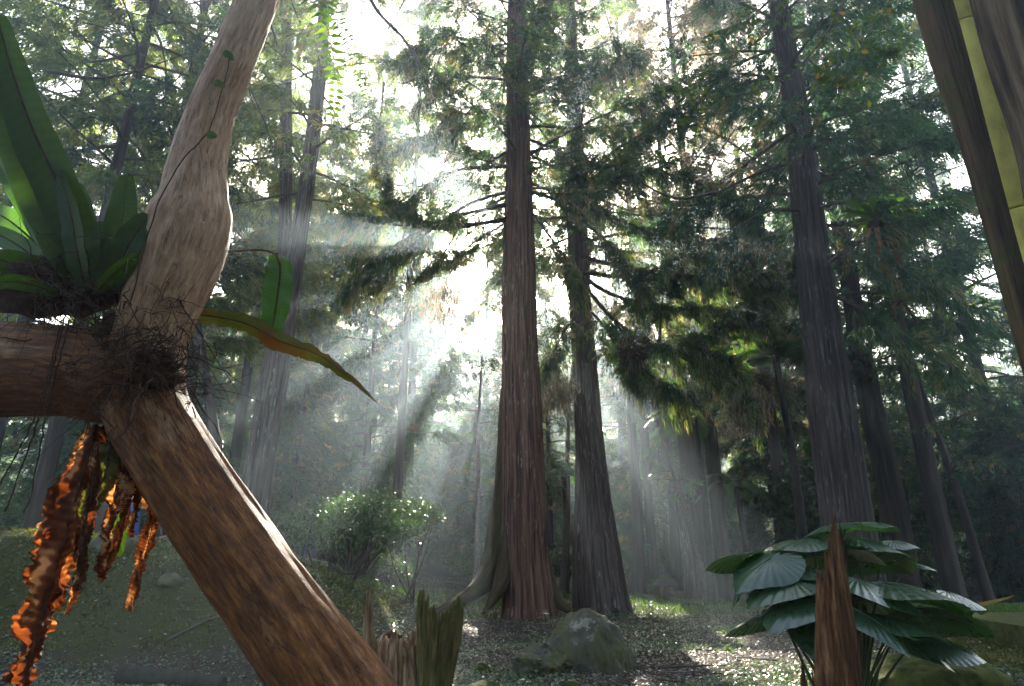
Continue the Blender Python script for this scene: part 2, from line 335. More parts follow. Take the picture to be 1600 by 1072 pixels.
# ------------------------------------------------------------------ ground
def hgt(x, y):
    x = np.asarray(x, float); y = np.asarray(y, float)
    base = .10*fbm(x*.35, y*.35, 0, 3, 5) + .03*fbm(x*1.7, y*1.7, 0, 2, 6)
    crest = np.interp(x, [-30, -9, -7.5, -5, -3.6, -2.9, -2.3, -1.7], [1.2, 1.75, 1.7, 1.32, 1.08, .9, .55, 0])
    front = sstep(8.1, 10.2, y + .25*fbm(x*.8, y*.8, 0, 2, 9))
    back = 1 - .35*sstep(11.5, 16, y) * sstep(-4.5, -3, x)
    back = back*(1 - .0*y) * (1 - .75*sstep(15, 22, y)*sstep(-9, -3, x))
    h = base + crest*front*back
    right = .35*sstep(4.5, 7.5, x)*sstep(5, 8, y)*(1 - sstep(14, 20, y))
    hill = 3*sstep(85, 190, y)
    return h + right + hill
def mossy(x, y):
    return np.clip(sstep(-1.6, -2.6, x)*sstep(8.2, 9.2, y)*(1-sstep(13, 16, y)) + .7*sstep(5.2, 6.2, x)*sstep(6, 7, y)*(1-sstep(12, 16, y)) + .35*sstep(15, 18, y)*(1-sstep(24, 30, y)), 0, 1)
def build_ground():
    s = np.linspace(-1, 1, 420); X = 120*np.sign(s)*(np.abs(s)**2.6*.88 + np.abs(s)*.12)
    t = np.linspace(0, 1, 460); Y = -12 + 15*t + 197*t**3.2
    gx, gy = np.meshgrid(X, Y, indexing='ij'); z = hgt(gx, gy)
    z = z + np.where((gy > 3) & (gy < 30), .012*fbm(gx*6, gy*6, 0, 2, 3), 0)
    mb = MB(); mb.add(np.stack([gx, gy, z], -1), grid_faces(len(X), len(Y)), None, mossy(gx, gy).ravel()*.6)
    tag(mb.build('ground', M['ground'], smooth=True), kind='structure')
build_ground()

# ------------------------------------------------------------------ sunlit gaps in the canopy (tubes along the sun's direction)
GAPS = [(at(598, 938, 18.8), 1.2, 0), (at(628, 978, 9.5), .80, 0), (at(1120, 935, 20), 1.0, 0), (at(1130, 960, 13), .45, 0), (at(1190, 1010, 9.3), 1.1, 0), (at(1290, 1000, 11), .4, 0), (at(1010, 1000, 12), .35, 0), (at(150, 800, 3.2), .5, 0), (at(990, 950, 18), 1.3, 0), (at(540, 790, 13.5), .55, .5), (at(40, 300, 3.3), .4, .3), (at(760, 965, 13), .3, 0), (at(1060, 1010, 10.5), .3, 0), (at(860, 960, 15), .35, 0), (at(420, 930, 10.5), .3, 0), (at(1420, 985, 9), .4, 0), (at(700, 1040, 8), .3, 0), (at(70, 850, 10.5), .6, 0), (at(300, 880, 10.8), .4, 0), (at(1560, 965, 10), .4, 0), (at(525, 80, 3.6), .5, 0),
        (at(1100, 450, 14), .9, 2.2), (at(1170, 540, 13.6), .6, 2), (at(1010, 380, 14.4), .7, 2.2), (at(880, 560, 16), .45, 2), (at(1160, 250, 20), 1.5, 4), (at(1220, 420, 22), 1.0, 4), (at(150, 120, 19), 1.5, 4), (at(330, 230, 21), .9, 4), (at(60, 300, 20), .9, 4), (at(250, 50, 20), 1.4, 4), (at(60, 50, 18), 1.3, 4), (at(1368, 335, 11.3), .75, .6), (at(200, 330, 20), 1.0, 4), (at(1150, 90, 19), 1.3, 4), (at(1400, 150, 15), 1.0, 3), (at(410, 850, 3.2), .42, .4), (at(300, 690, 3.2), .35, .4), (at(330, 330, 3.2), .35, .3), (at(1300, 900, 5.5), .3, .3), (at(725, 958, 14), .4, 0), (at(1090, 985, 11), .5, 0), (at(1000, 1050, 8.6), .35, 0)]
def carve(P, rng, keep=.04):
    m = np.ones(len(P), bool)
    for g, r, t0 in GAPS:
        d = P - g; t = d @ SUNV; q = np.linalg.norm(d - t[:, None]*SUNV, axis=1)
        rr = r*(1 + .25*vnoise(P[:, 0]*1.3, P[:, 2]*1.3, 0, 3))
        m &= ~((q < rr) & (t > t0) & (rng.random(len(P)) > keep))
    return m

# ------------------------------------------------------------------ conifers
def cedar_limbs(rng, H, cb, Rr, n, droop=.35):
    out = []
    for k in range(n):
        t = (k + rng.random())/n; z0 = cb + (H-cb)*.97*t
        L = Rr*min(1, .55+t*3)*(1-t)**.75*rng.uniform(.65, 1.15) + .25
        a = k*2.4 + rng.uniform(-.5, .5); u = np.linspace(0, 1, 9)
        k1 = rng.uniform(-.05, .25) + .5*t; k2 = droop*rng.uniform(.7, 1.4)*(1.2-t)
        az = a + .35*rng.uniform(-1, 1)*u
        out.append(np.stack([np.cos(az)*L*u, np.sin(az)*L*u, z0 + L*(k1*u - k2*1.6*u**2 + k2*1.0*u**3)], 1))
    return out
def foliage(rng, paths, dens, subL, nb, bl, bw, down=.35, u0=.22, tone0=.35):
    Ps, Ds, Ts = [], [], []
    for P in paths:
        L = np.linalg.norm(np.diff(P, axis=0), axis=1).sum(); n = max(2, int(L*dens))
        u = u0 + (1-u0)*rng.random(n)**.8; x = u*(len(P)-1); i = np.minimum(x.astype(int), len(P)-2); f = (x-i)[:, None]
        B = P[i]*(1-f)+P[i+1]*f; T = nrm(P[i+1]-P[i])
        lat = nrm(np.cross(T, [0, 0, 1.0])) * np.where(rng.random(n) < .5, -1, 1)[:, None]
        d = nrm(T*rng.uniform(.2, .8, (n, 1)) + lat*rng.uniform(.2, 1, (n, 1)) + np.array([0, 0, 1])*rng.normal(-.15, .3, (n, 1)))
        Ls = subL*rng.uniform(.5, 1.2, n)*(1.15-.5*u)
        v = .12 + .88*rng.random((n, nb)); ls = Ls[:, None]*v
        pos = B[:, None, :] + d[:, None, :]*ls[:, :, None]; pos[:, :, 2] -= down*Ls[:, None]*v**2
        tang = d[:, None, :] + np.array([0, 0, -1])*(2*down*v[:, :, None])
        pos = pos + rng.normal(0, .05*subL, pos.shape)
        dd = nrm(tang + rng.normal(0, .45, pos.shape) + np.array([0, 0, -.25]))
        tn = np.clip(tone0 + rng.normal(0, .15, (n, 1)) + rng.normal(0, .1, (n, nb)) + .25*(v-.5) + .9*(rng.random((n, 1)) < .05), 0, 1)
        Ps.append(pos.reshape(-1, 3)); Ds.append(dd.reshape(-1, 3)); Ts.append(tn.ravel())
    P = np.vstack(Ps); D = np.vstack(Ds); n = len(P)
    return P, D, bl*rng.uniform(.6, 1.3, n), bw*rng.uniform(.7, 1.3, n), np.concatenate(Ts)
def ridge_disp(amp=.05, kr=9., kz=.5, flare=.35, fz=1.2, lobes=5, seed=0, z0=0., lump=.06):
    def f(ring, P, th, rad):
        z = P[:, 2][:, None] - z0
        c = ring[:, :, 0]; s = ring[:, :, 1]
        q = 1 - np.abs(vnoise(c*kr, s*kr, P[:, 2][:, None]*kz, seed))*2.0
        r2 = vnoise(c*kr*2.3, s*kr*2.3, P[:, 2][:, None]*kz*2, seed+4)
        lo = np.sin(th*lobes + seed)[None, :]*.5 + vnoise(c*1.6, s*1.6, 0, seed+2)
        return 1 + amp*q + amp*.5*r2 + lump*fbm(c*1.2, s*1.2, P[:, 2][:, None]*.6, 2, seed+8) + np.exp(-np.maximum(z, 0)/fz)*flare*(.8 + .55*lo)
    return f

def limb_tubes(mb, paths, r0=.06, seg=5):
    for P in paths:
        L = np.linalg.norm(P[-1]-P[0]); tube(mb, P, np.linspace(r0*(.35+.13*L), .008, len(P)), seg, cap=False)

def shift(paths, o): return [p + o for p in paths]

def cedar(name, label, cat, base, path, rads, H, cb, Rr, nl, mats, rng, dens=8, subL=.75, nb=36, bl=.17, bw=.024,
          seg=96, rings=220, amp=.045, flare=.35, group=None, extra=(), zmax=None, tone0=.35, droop=.35, do_carve=True, fz=1.0, lobes=5):
    """trunk follows path (world points), crown made of limbs round it"""
    base = np.asarray(base, float); t = thing(name, base, label, cat, group)
    pr = smooth(np.column_stack([path, rads]), rings); tr = MB()
    tube(tr, pr[:, :3], pr[:, 3], seg, ridge_disp(amp, 10, .3, flare, fz, lobes, seed=int(rng.integers(99)), z0=base[2]))
    tr.build('trunk', mats[0], t, smooth=True)
    limbs = cedar_limbs(rng, H, cb, Rr, nl, droop)
    zs = pr[:, 2]; L2 = []
    for p in limbs:
        z0 = p[0, 2] + base[2]; c = np.array([np.interp(z0, zs, pr[:, 0]), np.interp(z0, zs, pr[:, 1]), base[2]])
        if z0 > zs[-1]: continue
        L2.append(p + c)
    L2 += list(extra)
    lb = MB(); limb_tubes(lb, L2); lb.build('limb', M['twig'], t, smooth=True)
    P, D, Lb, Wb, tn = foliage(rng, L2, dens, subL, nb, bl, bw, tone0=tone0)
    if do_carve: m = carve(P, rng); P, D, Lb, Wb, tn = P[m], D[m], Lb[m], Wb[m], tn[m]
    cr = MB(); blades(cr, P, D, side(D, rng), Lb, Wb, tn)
    if len(extra):
        P, D, Lb, Wb, tn = foliage(rng, list(extra), 5, .95, 44, .22, .019, down=.7, tone0=.6); D = nrm(D + [0, 0, -.45]); m = carve(P, rng); P, D, Lb, Wb, tn = P[m], D[m], Lb[m], Wb[m], tn[m]
        blades(cr, P, D, side(D, rng), Lb, Wb, tn)
    cr.build('crown', mats[1], t)
    return t
def pp(lst):          # [(px,py,Y,width px)] -> world path, radii
    P = np.array([at(a, b, c) for a, b, c, d in lst]); r = np.array([wid(d, p)/2/math.sqrt(1 + ((a-CX)/F)**2/(1 + ((b-CY)/F)**2)) for (a, b, c, d), p in zip(lst, P)])
    return P, r
def straight_up(P, r, H, lean=(0, 0), r1=.05):
    """continue a trunk to height H"""
    q = P[-1] + np.array([lean[0], lean[1], H-P[-1][2]]); m = (P[-1]+q)/2
    return np.vstack([P, m, q]), np.append(r, [r[-1]*.6+r1*.4, r1])

rng = np.random.default_rng(11)
# main cedar
P, r = pp([(826, 985, 15.6, 84), (824, 930, 15.6, 74), (820, 860, 15.6, 68), (816, 700, 15.6, 62), (812, 540, 15.6, 54), (811, 400, 15.6, 47), (810, 250, 15.6, 38), (808, 60, 15.6, 30)])
P, r = straight_up(P, r, 25)
lim = lambda pts: smooth([at(*q) for q in pts], 14)
main_extra = [lim([(792, 345, 15.5), (700, 352, 15.2), (640, 335, 15), (606, 295, 14.8), (592, 200, 14.6)]),
              lim([(792, 340, 15.4), (700, 358, 14.9), (610, 350, 14.4), (545, 335, 14.2)]), lim([(790, 320, 15.4), (690, 345, 14.6), (600, 395, 14.2), (545, 450, 14.1)]),
      lim([(640, 340, 15), (622, 390, 14.7), (590, 440, 14.5)]), lim([(720, 352, 15.2), (690, 400, 14.8), (650, 440, 14.6)]),
      lim([(790, 180, 15.5), (700, 200, 14.8), (620, 230, 14.4)]), lim([(790, 80, 15.5), (710, 60, 14.8), (640, 80, 14.4)]), lim([(830, 150, 15.5), (920, 110, 14.8), (1000, 90, 14.4)]),
      lim([(830, 330, 15.5), (880, 400, 15), (900, 450, 14.8)]),
      lim([(792, 300, 15.5), (730, 320, 14.6), (660, 370, 14), (600, 420, 13.6)]),
              lim([(792, 260, 15.5), (700, 270, 14.5), (620, 330, 14), (560, 390, 13.8)]),
              lim([(830, 300, 15.5), (930, 330, 14.8), (1010, 360, 14.4), (1090, 380, 14.2)]),
              lim([(795, 345, 15.7), (740, 380, 15.6), (690, 420, 15.5)]),
              lim([(830, 240, 15.5), (900, 200, 14.6), (980, 165, 14.2), (1040, 140, 14)]),
              lim([(795, 215, 15.5), (760, 150, 14.6), (700, 120, 14), (650, 170, 13.8)])]
main = cedar('cedar_tree', 'massive reddish cedar trunk standing in the middle with mossy buttress roots', 'tree', P[0], P, r, 25, 11.2, 4.6, 74,
      (M['cedar_bark'], M['cedar']), rng, dens=11, subL=.8, nb=62, bl=.18, bw=.022, seg=170, rings=420, amp=.06, flare=.16, extra=main_extra + main_extra[:9], fz=.6, lobes=6)
rt = MB()
def mossroot(pts):
    P, r = pp(pts); q = smooth(np.column_stack([P, r]), 60)
    tube(rt, q[:, :3], q[:, 3], 28, ridge_disp(.10, 3, 1.5, 0, 1, 5, 3, lump=.15))
mossroot([(806, 470, 15.9, 20), (796, 640, 16.0, 30), (788, 780, 16.0, 38), (777, 865, 16.0, 42), (757, 908, 15.7, 32), (728, 934, 15.3, 22), (698, 949, 14.9, 14), (672, 962, 14.7, 7)])
mossroot([(842, 880, 16.0, 34), (856, 918, 15.8, 30), (872, 940, 15.6, 18), (890, 956, 15.4, 8)])
mossroot([(800, 820, 15.6, 30), (786, 900, 15.3, 26), (770, 938, 15.0, 15), (756, 958, 14.7, 6)])
rt.build('root', M['moss_bark'], main, smooth=True)

# second cedar, right of it, leaning a little
P, r = pp([(944, 968, 17.4, 92), (938, 930, 17.4, 84), (932, 860, 17.4, 72), (925, 760, 17.4, 52), (918, 640, 17.4, 40), (911, 540, 17.4, 36), (904, 420, 17.4, 32), (900, 250, 17.4, 26)])
P, r = straight_up(P, r, 24)
ex = [lim([(908, 440, 17.2), (960, 500, 15.6), (1030, 540, 14.4), (1100, 520, 13.8), (1170, 470, 13.4)]),
      lim([(905, 400, 17.2), (980, 420, 15.4), (1060, 430, 14.4), (1150, 440, 13.8), (1200, 470, 13.6)]),
      lim([(905, 380, 17.2), (1000, 360, 15.8), (1090, 370, 15), (1170, 400, 14.6)]),
      lim([(1030, 540, 14.4), (1090, 570, 14), (1150, 590, 13.6), (1175, 640, 13.5)]),
      lim([(960, 500, 15.6), (1000, 570, 14.8), (1040, 600, 14.4), (1080, 610, 14.2)]),
      lim([(906, 430, 17.3), (960, 462, 15.6), (1040, 480, 14.6), (1120, 480, 14), (1200, 500, 13.4)]), lim([(905, 425, 17.3), (990, 432, 15), (1080, 400, 14.2), (1160, 420, 13.6), (1210, 440, 13.4)]), lim([(1030, 539, 14.4), (1065, 546, 14.1), (1110, 550, 13.8), (1150, 560, 13.6)]),
      lim([(910, 475, 17.2), (940, 505, 16), (960, 540, 15.4), (985, 590, 15)]), lim([(905, 340, 17), (960, 390, 15.6), (1010, 460, 14.8)]),
      lim([(912, 480, 17.2), (880, 520, 16.4), (862, 570, 16)]),
      lim([(1030, 540, 14.4), (1035, 470, 14), (1050, 420, 13.8)]),
      lim([(903, 310, 17.2), (935, 290, 15.6), (970, 276, 14.1), (1045, 272, 14), (1120, 300, 13.6), (1180, 350, 13.4)])]
ex = ex*2
cedar('cedar_tree', 'grey barked cedar leaning slightly, flared at its foot, just right of the massive middle cedar', 'tree', P[0], P, r, 24, 10.5, 4.4, 62,
      (M['grey_bark'], M['cedar']), rng, dens=11, subL=.75, nb=62, bl=.17, bw=.021, seg=120, rings=320, amp=.05, flare=.05, extra=ex, do_carve=False)
# right cedar
P, r = pp([(1350, 990, 12.5, 92), (1338, 900, 12.5, 86), (1322, 800, 12.5, 82), (1305, 680, 12.5, 78), (1290, 560, 12.5, 66), (1275, 440, 12.5, 56), (1262, 330, 12.5, 48), (1245, 180, 12.5, 38)])
P, r = straight_up(P, r, 22)
ex = [lim([(1270, 430, 12.4), (1320, 392, 11.8), (1368, 366, 11.3), (1440, 330, 11.2), (1510, 290, 11.2)]), lim([(1270, 400, 12.4), (1350, 400, 11.8), (1440, 430, 11.4), (1520, 480, 11.2)]),
      lim([(1275, 450, 12.4), (1340, 480, 12.2), (1420, 530, 12), (1490, 570, 12)]), lim([(1262, 330, 12.4), (1200, 330, 12), (1140, 370, 11.8), (1110, 430, 11.8)])]
cedar('cedar_tree', 'thick dark brown cedar trunk behind the elephant ear plants on the right', 'tree', P[0], P, r, 22, 8.2, 4.2, 70,
      (M['dark_bark'], M['cedar_blue']), rng, dens=11, subL=.8, nb=60, bl=.18, bw=.022, seg=110, rings=280, amp=.05, flare=.1, extra=ex, do_carve=False)
# slimmer one behind it
P, r = pp([(1418, 940, 18, 50), (1405, 850, 18, 46), (1385, 740, 18, 42), (1362, 640, 18, 38), (1340, 520, 18, 33), (1320, 400, 18, 28)])
P, r = straight_up(P, r, 22)
cedar('cedar_tree', 'slimmer leaning cedar trunk close behind the thick dark brown cedar', 'tree', P[0], P, r, 22, 8.0, 4.0, 46, (M['far_bark'], M['cedar_blue']), rng, dens=9, subL=.9, nb=42, bl=.24, bw=.042, seg=48, rings=120, flare=.1)
# left forked tree
P, r = pp([(388, 860, 15.5, 62), (396, 790, 15.5, 48), (410, 700, 15.5, 46), (425, 610, 15.5, 44), (440, 520, 15.5, 42), (462, 400, 15.3, 30), (480, 280, 15.2, 24), (496, 150, 15, 22), (506, 20, 14.9, 18), (512, -120, 14.8, 12)])
lt = cedar('forked_tree', 'leaning grey brown tree that forks into two thin stems left of centre', 'tree', P[0], P, r, 20, 9.0, 3.6, 34,
           (M['grey_bark'], M['cedar_gold']), rng, dens=10, subL=.85, nb=48, bl=.2, bw=.034, seg=64, rings=200, amp=.04, flare=.2)
P, r = pp([(438, 540, 15.55, 24), (442, 450, 15.8, 22), (446, 340, 16, 21), (447, 200, 16, 19), (448, 60, 16, 16), (450, -100, 16, 12)])
st = MB(); q = smooth(np.column_stack([P, r]), 120); tube(st, q[:, :3], q[:, 3], 32, ridge_disp(.04, 7, .5, 0, 1, 5, 8)); st.build('stem', M['grey_bark'], lt, smooth=True)

# mid-distance trees with crowns of their own (unique, pruned along the gaps)
def mid(px, Y, H, cb, Rr, r0, leafm, label, nl=92, dens=8.5, nb=42, bl=None, bw=None, lean=0., name='cedar_tree', bark='far_bark', tone0=.35, group=None):
    b = at(px, 880, Y); b[2] = hgt(b[0], b[1]) - .15
    if Y < 34 and H > 16: H = H + 7
    r0 = r0*(.62 if Y < 40 and group is None else .8)
    bl = bl or .18 + .0035*Y; bw = bw or .018 + .0009*Y
    P = np.array([b, b+[lean*.3, 0, H*.33], b+[lean*.7, 0, H*.66], b+[lean, 0, H]]); r = np.array([r0, r0*.72, r0*.45, .05])
    return cedar(name, label, 'tree', b, P, r, H, cb, Rr, nl, (M[bark], M[leafm]), rng, dens=dens, subL=1.0, nb=nb, bl=bl, bw=bw, seg=28, rings=70, flare=.18, tone0=tone0, group=group)
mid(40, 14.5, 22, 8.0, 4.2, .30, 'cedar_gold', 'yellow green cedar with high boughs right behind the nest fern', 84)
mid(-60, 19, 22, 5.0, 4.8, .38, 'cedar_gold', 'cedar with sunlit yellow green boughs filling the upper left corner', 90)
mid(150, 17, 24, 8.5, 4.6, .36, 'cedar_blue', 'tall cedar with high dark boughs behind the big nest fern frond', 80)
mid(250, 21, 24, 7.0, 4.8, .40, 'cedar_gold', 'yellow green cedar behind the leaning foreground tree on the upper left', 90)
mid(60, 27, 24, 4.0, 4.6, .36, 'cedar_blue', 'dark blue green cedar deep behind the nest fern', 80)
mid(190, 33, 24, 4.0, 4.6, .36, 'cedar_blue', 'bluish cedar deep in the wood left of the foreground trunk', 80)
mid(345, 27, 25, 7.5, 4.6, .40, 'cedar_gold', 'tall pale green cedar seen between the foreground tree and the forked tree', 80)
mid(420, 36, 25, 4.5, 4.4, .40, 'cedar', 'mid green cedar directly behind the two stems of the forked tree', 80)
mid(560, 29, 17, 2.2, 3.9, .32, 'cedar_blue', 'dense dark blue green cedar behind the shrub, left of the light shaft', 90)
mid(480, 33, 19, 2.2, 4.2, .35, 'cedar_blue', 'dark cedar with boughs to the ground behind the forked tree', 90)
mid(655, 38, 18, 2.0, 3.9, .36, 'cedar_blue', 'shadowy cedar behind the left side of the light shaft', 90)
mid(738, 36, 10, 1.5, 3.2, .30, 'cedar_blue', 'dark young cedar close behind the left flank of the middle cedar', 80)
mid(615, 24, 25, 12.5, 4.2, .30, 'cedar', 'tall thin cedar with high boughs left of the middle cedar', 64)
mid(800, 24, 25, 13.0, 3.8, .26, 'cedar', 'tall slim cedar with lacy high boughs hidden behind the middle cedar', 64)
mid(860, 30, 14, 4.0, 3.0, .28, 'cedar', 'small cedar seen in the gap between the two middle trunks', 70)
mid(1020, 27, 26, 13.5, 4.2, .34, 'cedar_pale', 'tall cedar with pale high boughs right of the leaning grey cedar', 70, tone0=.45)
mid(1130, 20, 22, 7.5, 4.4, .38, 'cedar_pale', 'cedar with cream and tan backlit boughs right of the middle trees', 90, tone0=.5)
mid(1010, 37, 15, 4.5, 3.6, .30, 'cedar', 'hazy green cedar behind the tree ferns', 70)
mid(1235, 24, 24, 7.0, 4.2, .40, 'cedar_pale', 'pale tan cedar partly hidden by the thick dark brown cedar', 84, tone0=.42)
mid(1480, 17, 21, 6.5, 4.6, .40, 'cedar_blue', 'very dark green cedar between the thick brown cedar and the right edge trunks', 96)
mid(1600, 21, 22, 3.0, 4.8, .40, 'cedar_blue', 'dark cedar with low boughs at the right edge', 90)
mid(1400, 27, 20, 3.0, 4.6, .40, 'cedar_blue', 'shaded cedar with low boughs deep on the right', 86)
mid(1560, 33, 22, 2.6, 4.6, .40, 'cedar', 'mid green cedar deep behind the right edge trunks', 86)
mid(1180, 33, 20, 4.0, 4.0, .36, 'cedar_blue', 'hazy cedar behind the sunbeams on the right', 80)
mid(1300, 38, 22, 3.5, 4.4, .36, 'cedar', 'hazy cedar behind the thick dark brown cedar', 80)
# the distant row between the camera and the sun: this is what cuts the light into shafts
ROW = [(-20, 44, 25), (-16.5, 38, 24), (-12.6, 35, 23.5), (-9.2, 37, 24), (-5.6, 34, 22.5), (-1.9, 44, 26), (0.4, 38, 24), (1.6, 46, 27), (6.4, 36, 23.5), (9.8, 39, 24), (13.6, 36, 24), (17.5, 42, 25), (4.2, 56, 26), (22, 46, 26)]
ORD = ['one','two','three','four','five','six','seven','eight','nine','ten','eleven','twelve','thirteen','fourteen']
for k, (x, y, h) in enumerate(sorted(ROW)):
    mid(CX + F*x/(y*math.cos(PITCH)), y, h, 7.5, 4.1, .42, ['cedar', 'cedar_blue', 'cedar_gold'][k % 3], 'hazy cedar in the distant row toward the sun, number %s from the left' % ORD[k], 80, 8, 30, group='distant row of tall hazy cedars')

# ------------------------------------------------------------------ prototypes for the far forest and the undergrowth, copied below
def proto_cedar(rng, H, cb, Rr, nl, dens, nb, bl, bw, leafm, bark, r0, name='cedar_tree'):
    P = np.array([[0, 0, -.3], [0, 0, H*.3], [0.1, 0, H*.66], [0, 0, H]]); r = np.array([r0, r0*.75, r0*.45, .03])
    return cedar(name, None, None, (0, 0, 0), P, r, H, cb, Rr, nl, (M[bark], M[leafm]), rng, dens=dens, subL=.9, nb=nb, bl=bl, bw=bw, seg=20, rings=40, flare=.3, do_carve=False)
def scatter(protos, spots, rng, label, cat, group, zoff=0.):
    used = set()
    for (x, y, s) in spots:
        i = int(rng.integers(len(protos))); o = protos[i]
        if i in used: o = copy_tree(o)
        used.add(i)
        lb = label(x, y) if callable(label) else label
        o.location = (x, y, float(hgt(x, y)) + zoff); o.rotation_euler = (0, 0, rng.uniform(0, 6.28)); o.scale = (s, s, s*rng.uniform(.9, 1.15))
        tag(o, lb, cat, group)
    for i, o in enumerate(protos):
        if i not in used:
            for ch in list(o.children): bpy.data.objects.remove(ch)
            bpy.data.objects.remove(o)
back = [proto_cedar(np.random.default_rng(6), 24, 5.0, 5.0, 90, 5, 20, .5, .12, 'cedar', 'far_bark', .42)]  # unseen trees added behind the camera to cut sky light on the foreground
scatter(back, [(-8, -9, 1), (3, -13, 1.05), (11, -8, 1), (16, -2, 1), (9, -18, 1.1), (-3, -20, 1.1)], np.random.default_rng(7), 'unseen tall cedar added behind the viewpoint to shade the foreground', 'tree', 'unseen cedars added behind the viewpoint for shade')
rng = np.random.default_rng(5)
far = [proto_cedar(rng, 27, 4.0, 4.2, 90, 5, 20, .5, .11, m, 'far_bark', .42) for m in ('cedar', 'cedar_blue', 'cedar_gold')]
spots = []
for yy in (64, 78, 96, 118):
    nx = int(yy*.20)
    for q in range(nx):
        x = (q - (nx-1)/2 + rng.uniform(-.35, .35))*(yy*1.9/nx); y = yy + rng.uniform(-5, 5)
        if -6 < x < 6.5 and y < 86: continue
        spots.append((x, y, rng.uniform(.85, 1.1)))
spots += [(-9, 62, .68), (-6.3, 66, .70), (-3.2, 63, .68), (-.5, 68, .70), (3, 66, .70), (6, 63, .68), (-4.6, 72, .76), (1.2, 75, .78), (-8, 74, .78), (4.6, 76, .8)]
scatter(far, spots, rng, lambda x, y: 'distant cedar fading into haze at the back of the forest on the %s' % ('left' if x < 0 else 'right'), 'tree', 'distant cedars at the back of the forest')
yspots = [(-7.6, 44, .95), (-5.4, 41, .9), (-3.4, 45, .95), (-1.2, 43, .95), (-6.4, 49, 1.05), (-4.2, 52, 1.1), (-2.2, 50, 1.05), (-.2, 53, 1.1), (2.6, 44, .9), (4.8, 47, 1.0), (6.4, 50, 1.05), (3.6, 53, 1.1)]
young = [proto_cedar(rng, 8, .6, 2.2, 70, 8, 24, .26, .05, m, 'far_bark', .13, 'young_cedar') for m in ('cedar', 'cedar_blue', 'cedar_blue')]
spots = []
for q in range(46):
    a = rng.uniform(-.86, .86); y = rng.uniform(25, 56); x = a*y
    if abs(x) < 2.0 and y < 32: continue
    if -4 < x < 5 and y < 24: continue
    if -6.4 < x < -1.6 and y < 37: continue
    spots.append((x, y, rng.uniform(.6, 1.0)))
spots += yspots + [(9.5, 21, .6), (12, 20, .75), (15, 19, .8), (17.5, 21, .9), (13.5, 24, .8), (10.5, 26, .8), (8.2, 27, .75), (16, 28, 1.0), (20, 25, 1.0), (7.2, 31, .8), (-11, 22, .7), (-8.5, 25, .8), (-14, 21, .8), (-17, 23, .9), (-10, 30, .9)]
scatter(young, spots, rng, lambda x, y: 'young cedar with low boughs in the shaded wood %s' % ('left of the middle cedar' if x < 0 else 'right of the middle cedar'), 'tree', 'young cedars in the undergrowth')

def leafy(mb, C, rad, n, ll, lw, rng, tone=.4, clump=.35, flat=1.0, ncl=40):
    """leaves in clumps over an uneven ellipsoid shell"""
    cen = randu(rng, ncl)*rng.uniform(.55, 1.0, (ncl, 1)); cen[:, 2] = np.abs(cen[:, 2])*flat - .15
    cl = rng.integers(0, ncl, n); P = cen[cl] + rng.normal(0, clump*.5, (n, 3))
    P = P*np.asarray(rad) + np.asarray(C); D = nrm(randu(rng, n) + [0, 0, -.1]); 
    S = nrm(np.cross(D, nrm(rng.normal(0, .6, (n, 3)) + [0, 0, 1])))
    blades(mb, P, D, S, ll*rng.uniform(.6, 1.3, n), lw*rng.uniform(.7, 1.2, n), np.clip(tone + rng.normal(0, .16, n) + .2*(vnoise(cl*.9, 0, 0, 3)), 0, 1))
    return cen*np.asarray(rad) + np.asarray(C)
def shrub(name, base, rad, top, n, ll, lw, mat, rng, label, cat, group=None, stems=9, ncl=40, flat=1.0):
    t = thing(name, base, label, cat, group); base = np.asarray(base, float)
    mb = MB(); cen = leafy(mb, base + [0, 0, top - rad[2]], rad, n, ll, lw, rng, ncl=ncl, flat=flat); mb.build('foliage', mat, t)
    sb = MB()
    for q in range(stems):
        c = cen[int(rng.integers(len(cen)))]; m = base*.5 + c*.5 + rng.normal(0, .12, 3)*rad[0]
        P = smooth([base + rng.normal(0, .05, 3)*[1, 1, 0], m, c], 10); tube(sb, P, np.linspace(.03*rad[0], .006, 10), 5, cap=False)
    sb.build('stem', M['twig'], t, smooth=True); return t
shr = [shrub('shrub', (0, 0, 0), (.8, .8, .6), 1.2, 2200, .10, .05, M[m], rng, None, None, None, 7, 30) for m in ('broad', 'cover', 'broad')]
spots = []
for q in range(110):
    a = rng.uniform(-.9, .9); y = rng.uniform(17, 46); x = a*y
    if -2.6 < x < 2.6 and y < 24: continue
    if 2.6 <= x < 7 and y < 22: continue
    if -9 < x < -2 and y < 18: continue
    spots.append((x, y, rng.uniform(.5, 1.5)))
scatter(shr, spots, rng, lambda x, y: 'leafy shrub in the shaded undergrowth %s' % ('left of the middle cedar' if x < 0 else 'right of the middle cedar'), 'shrub', 'shrubs of the undergrowth')

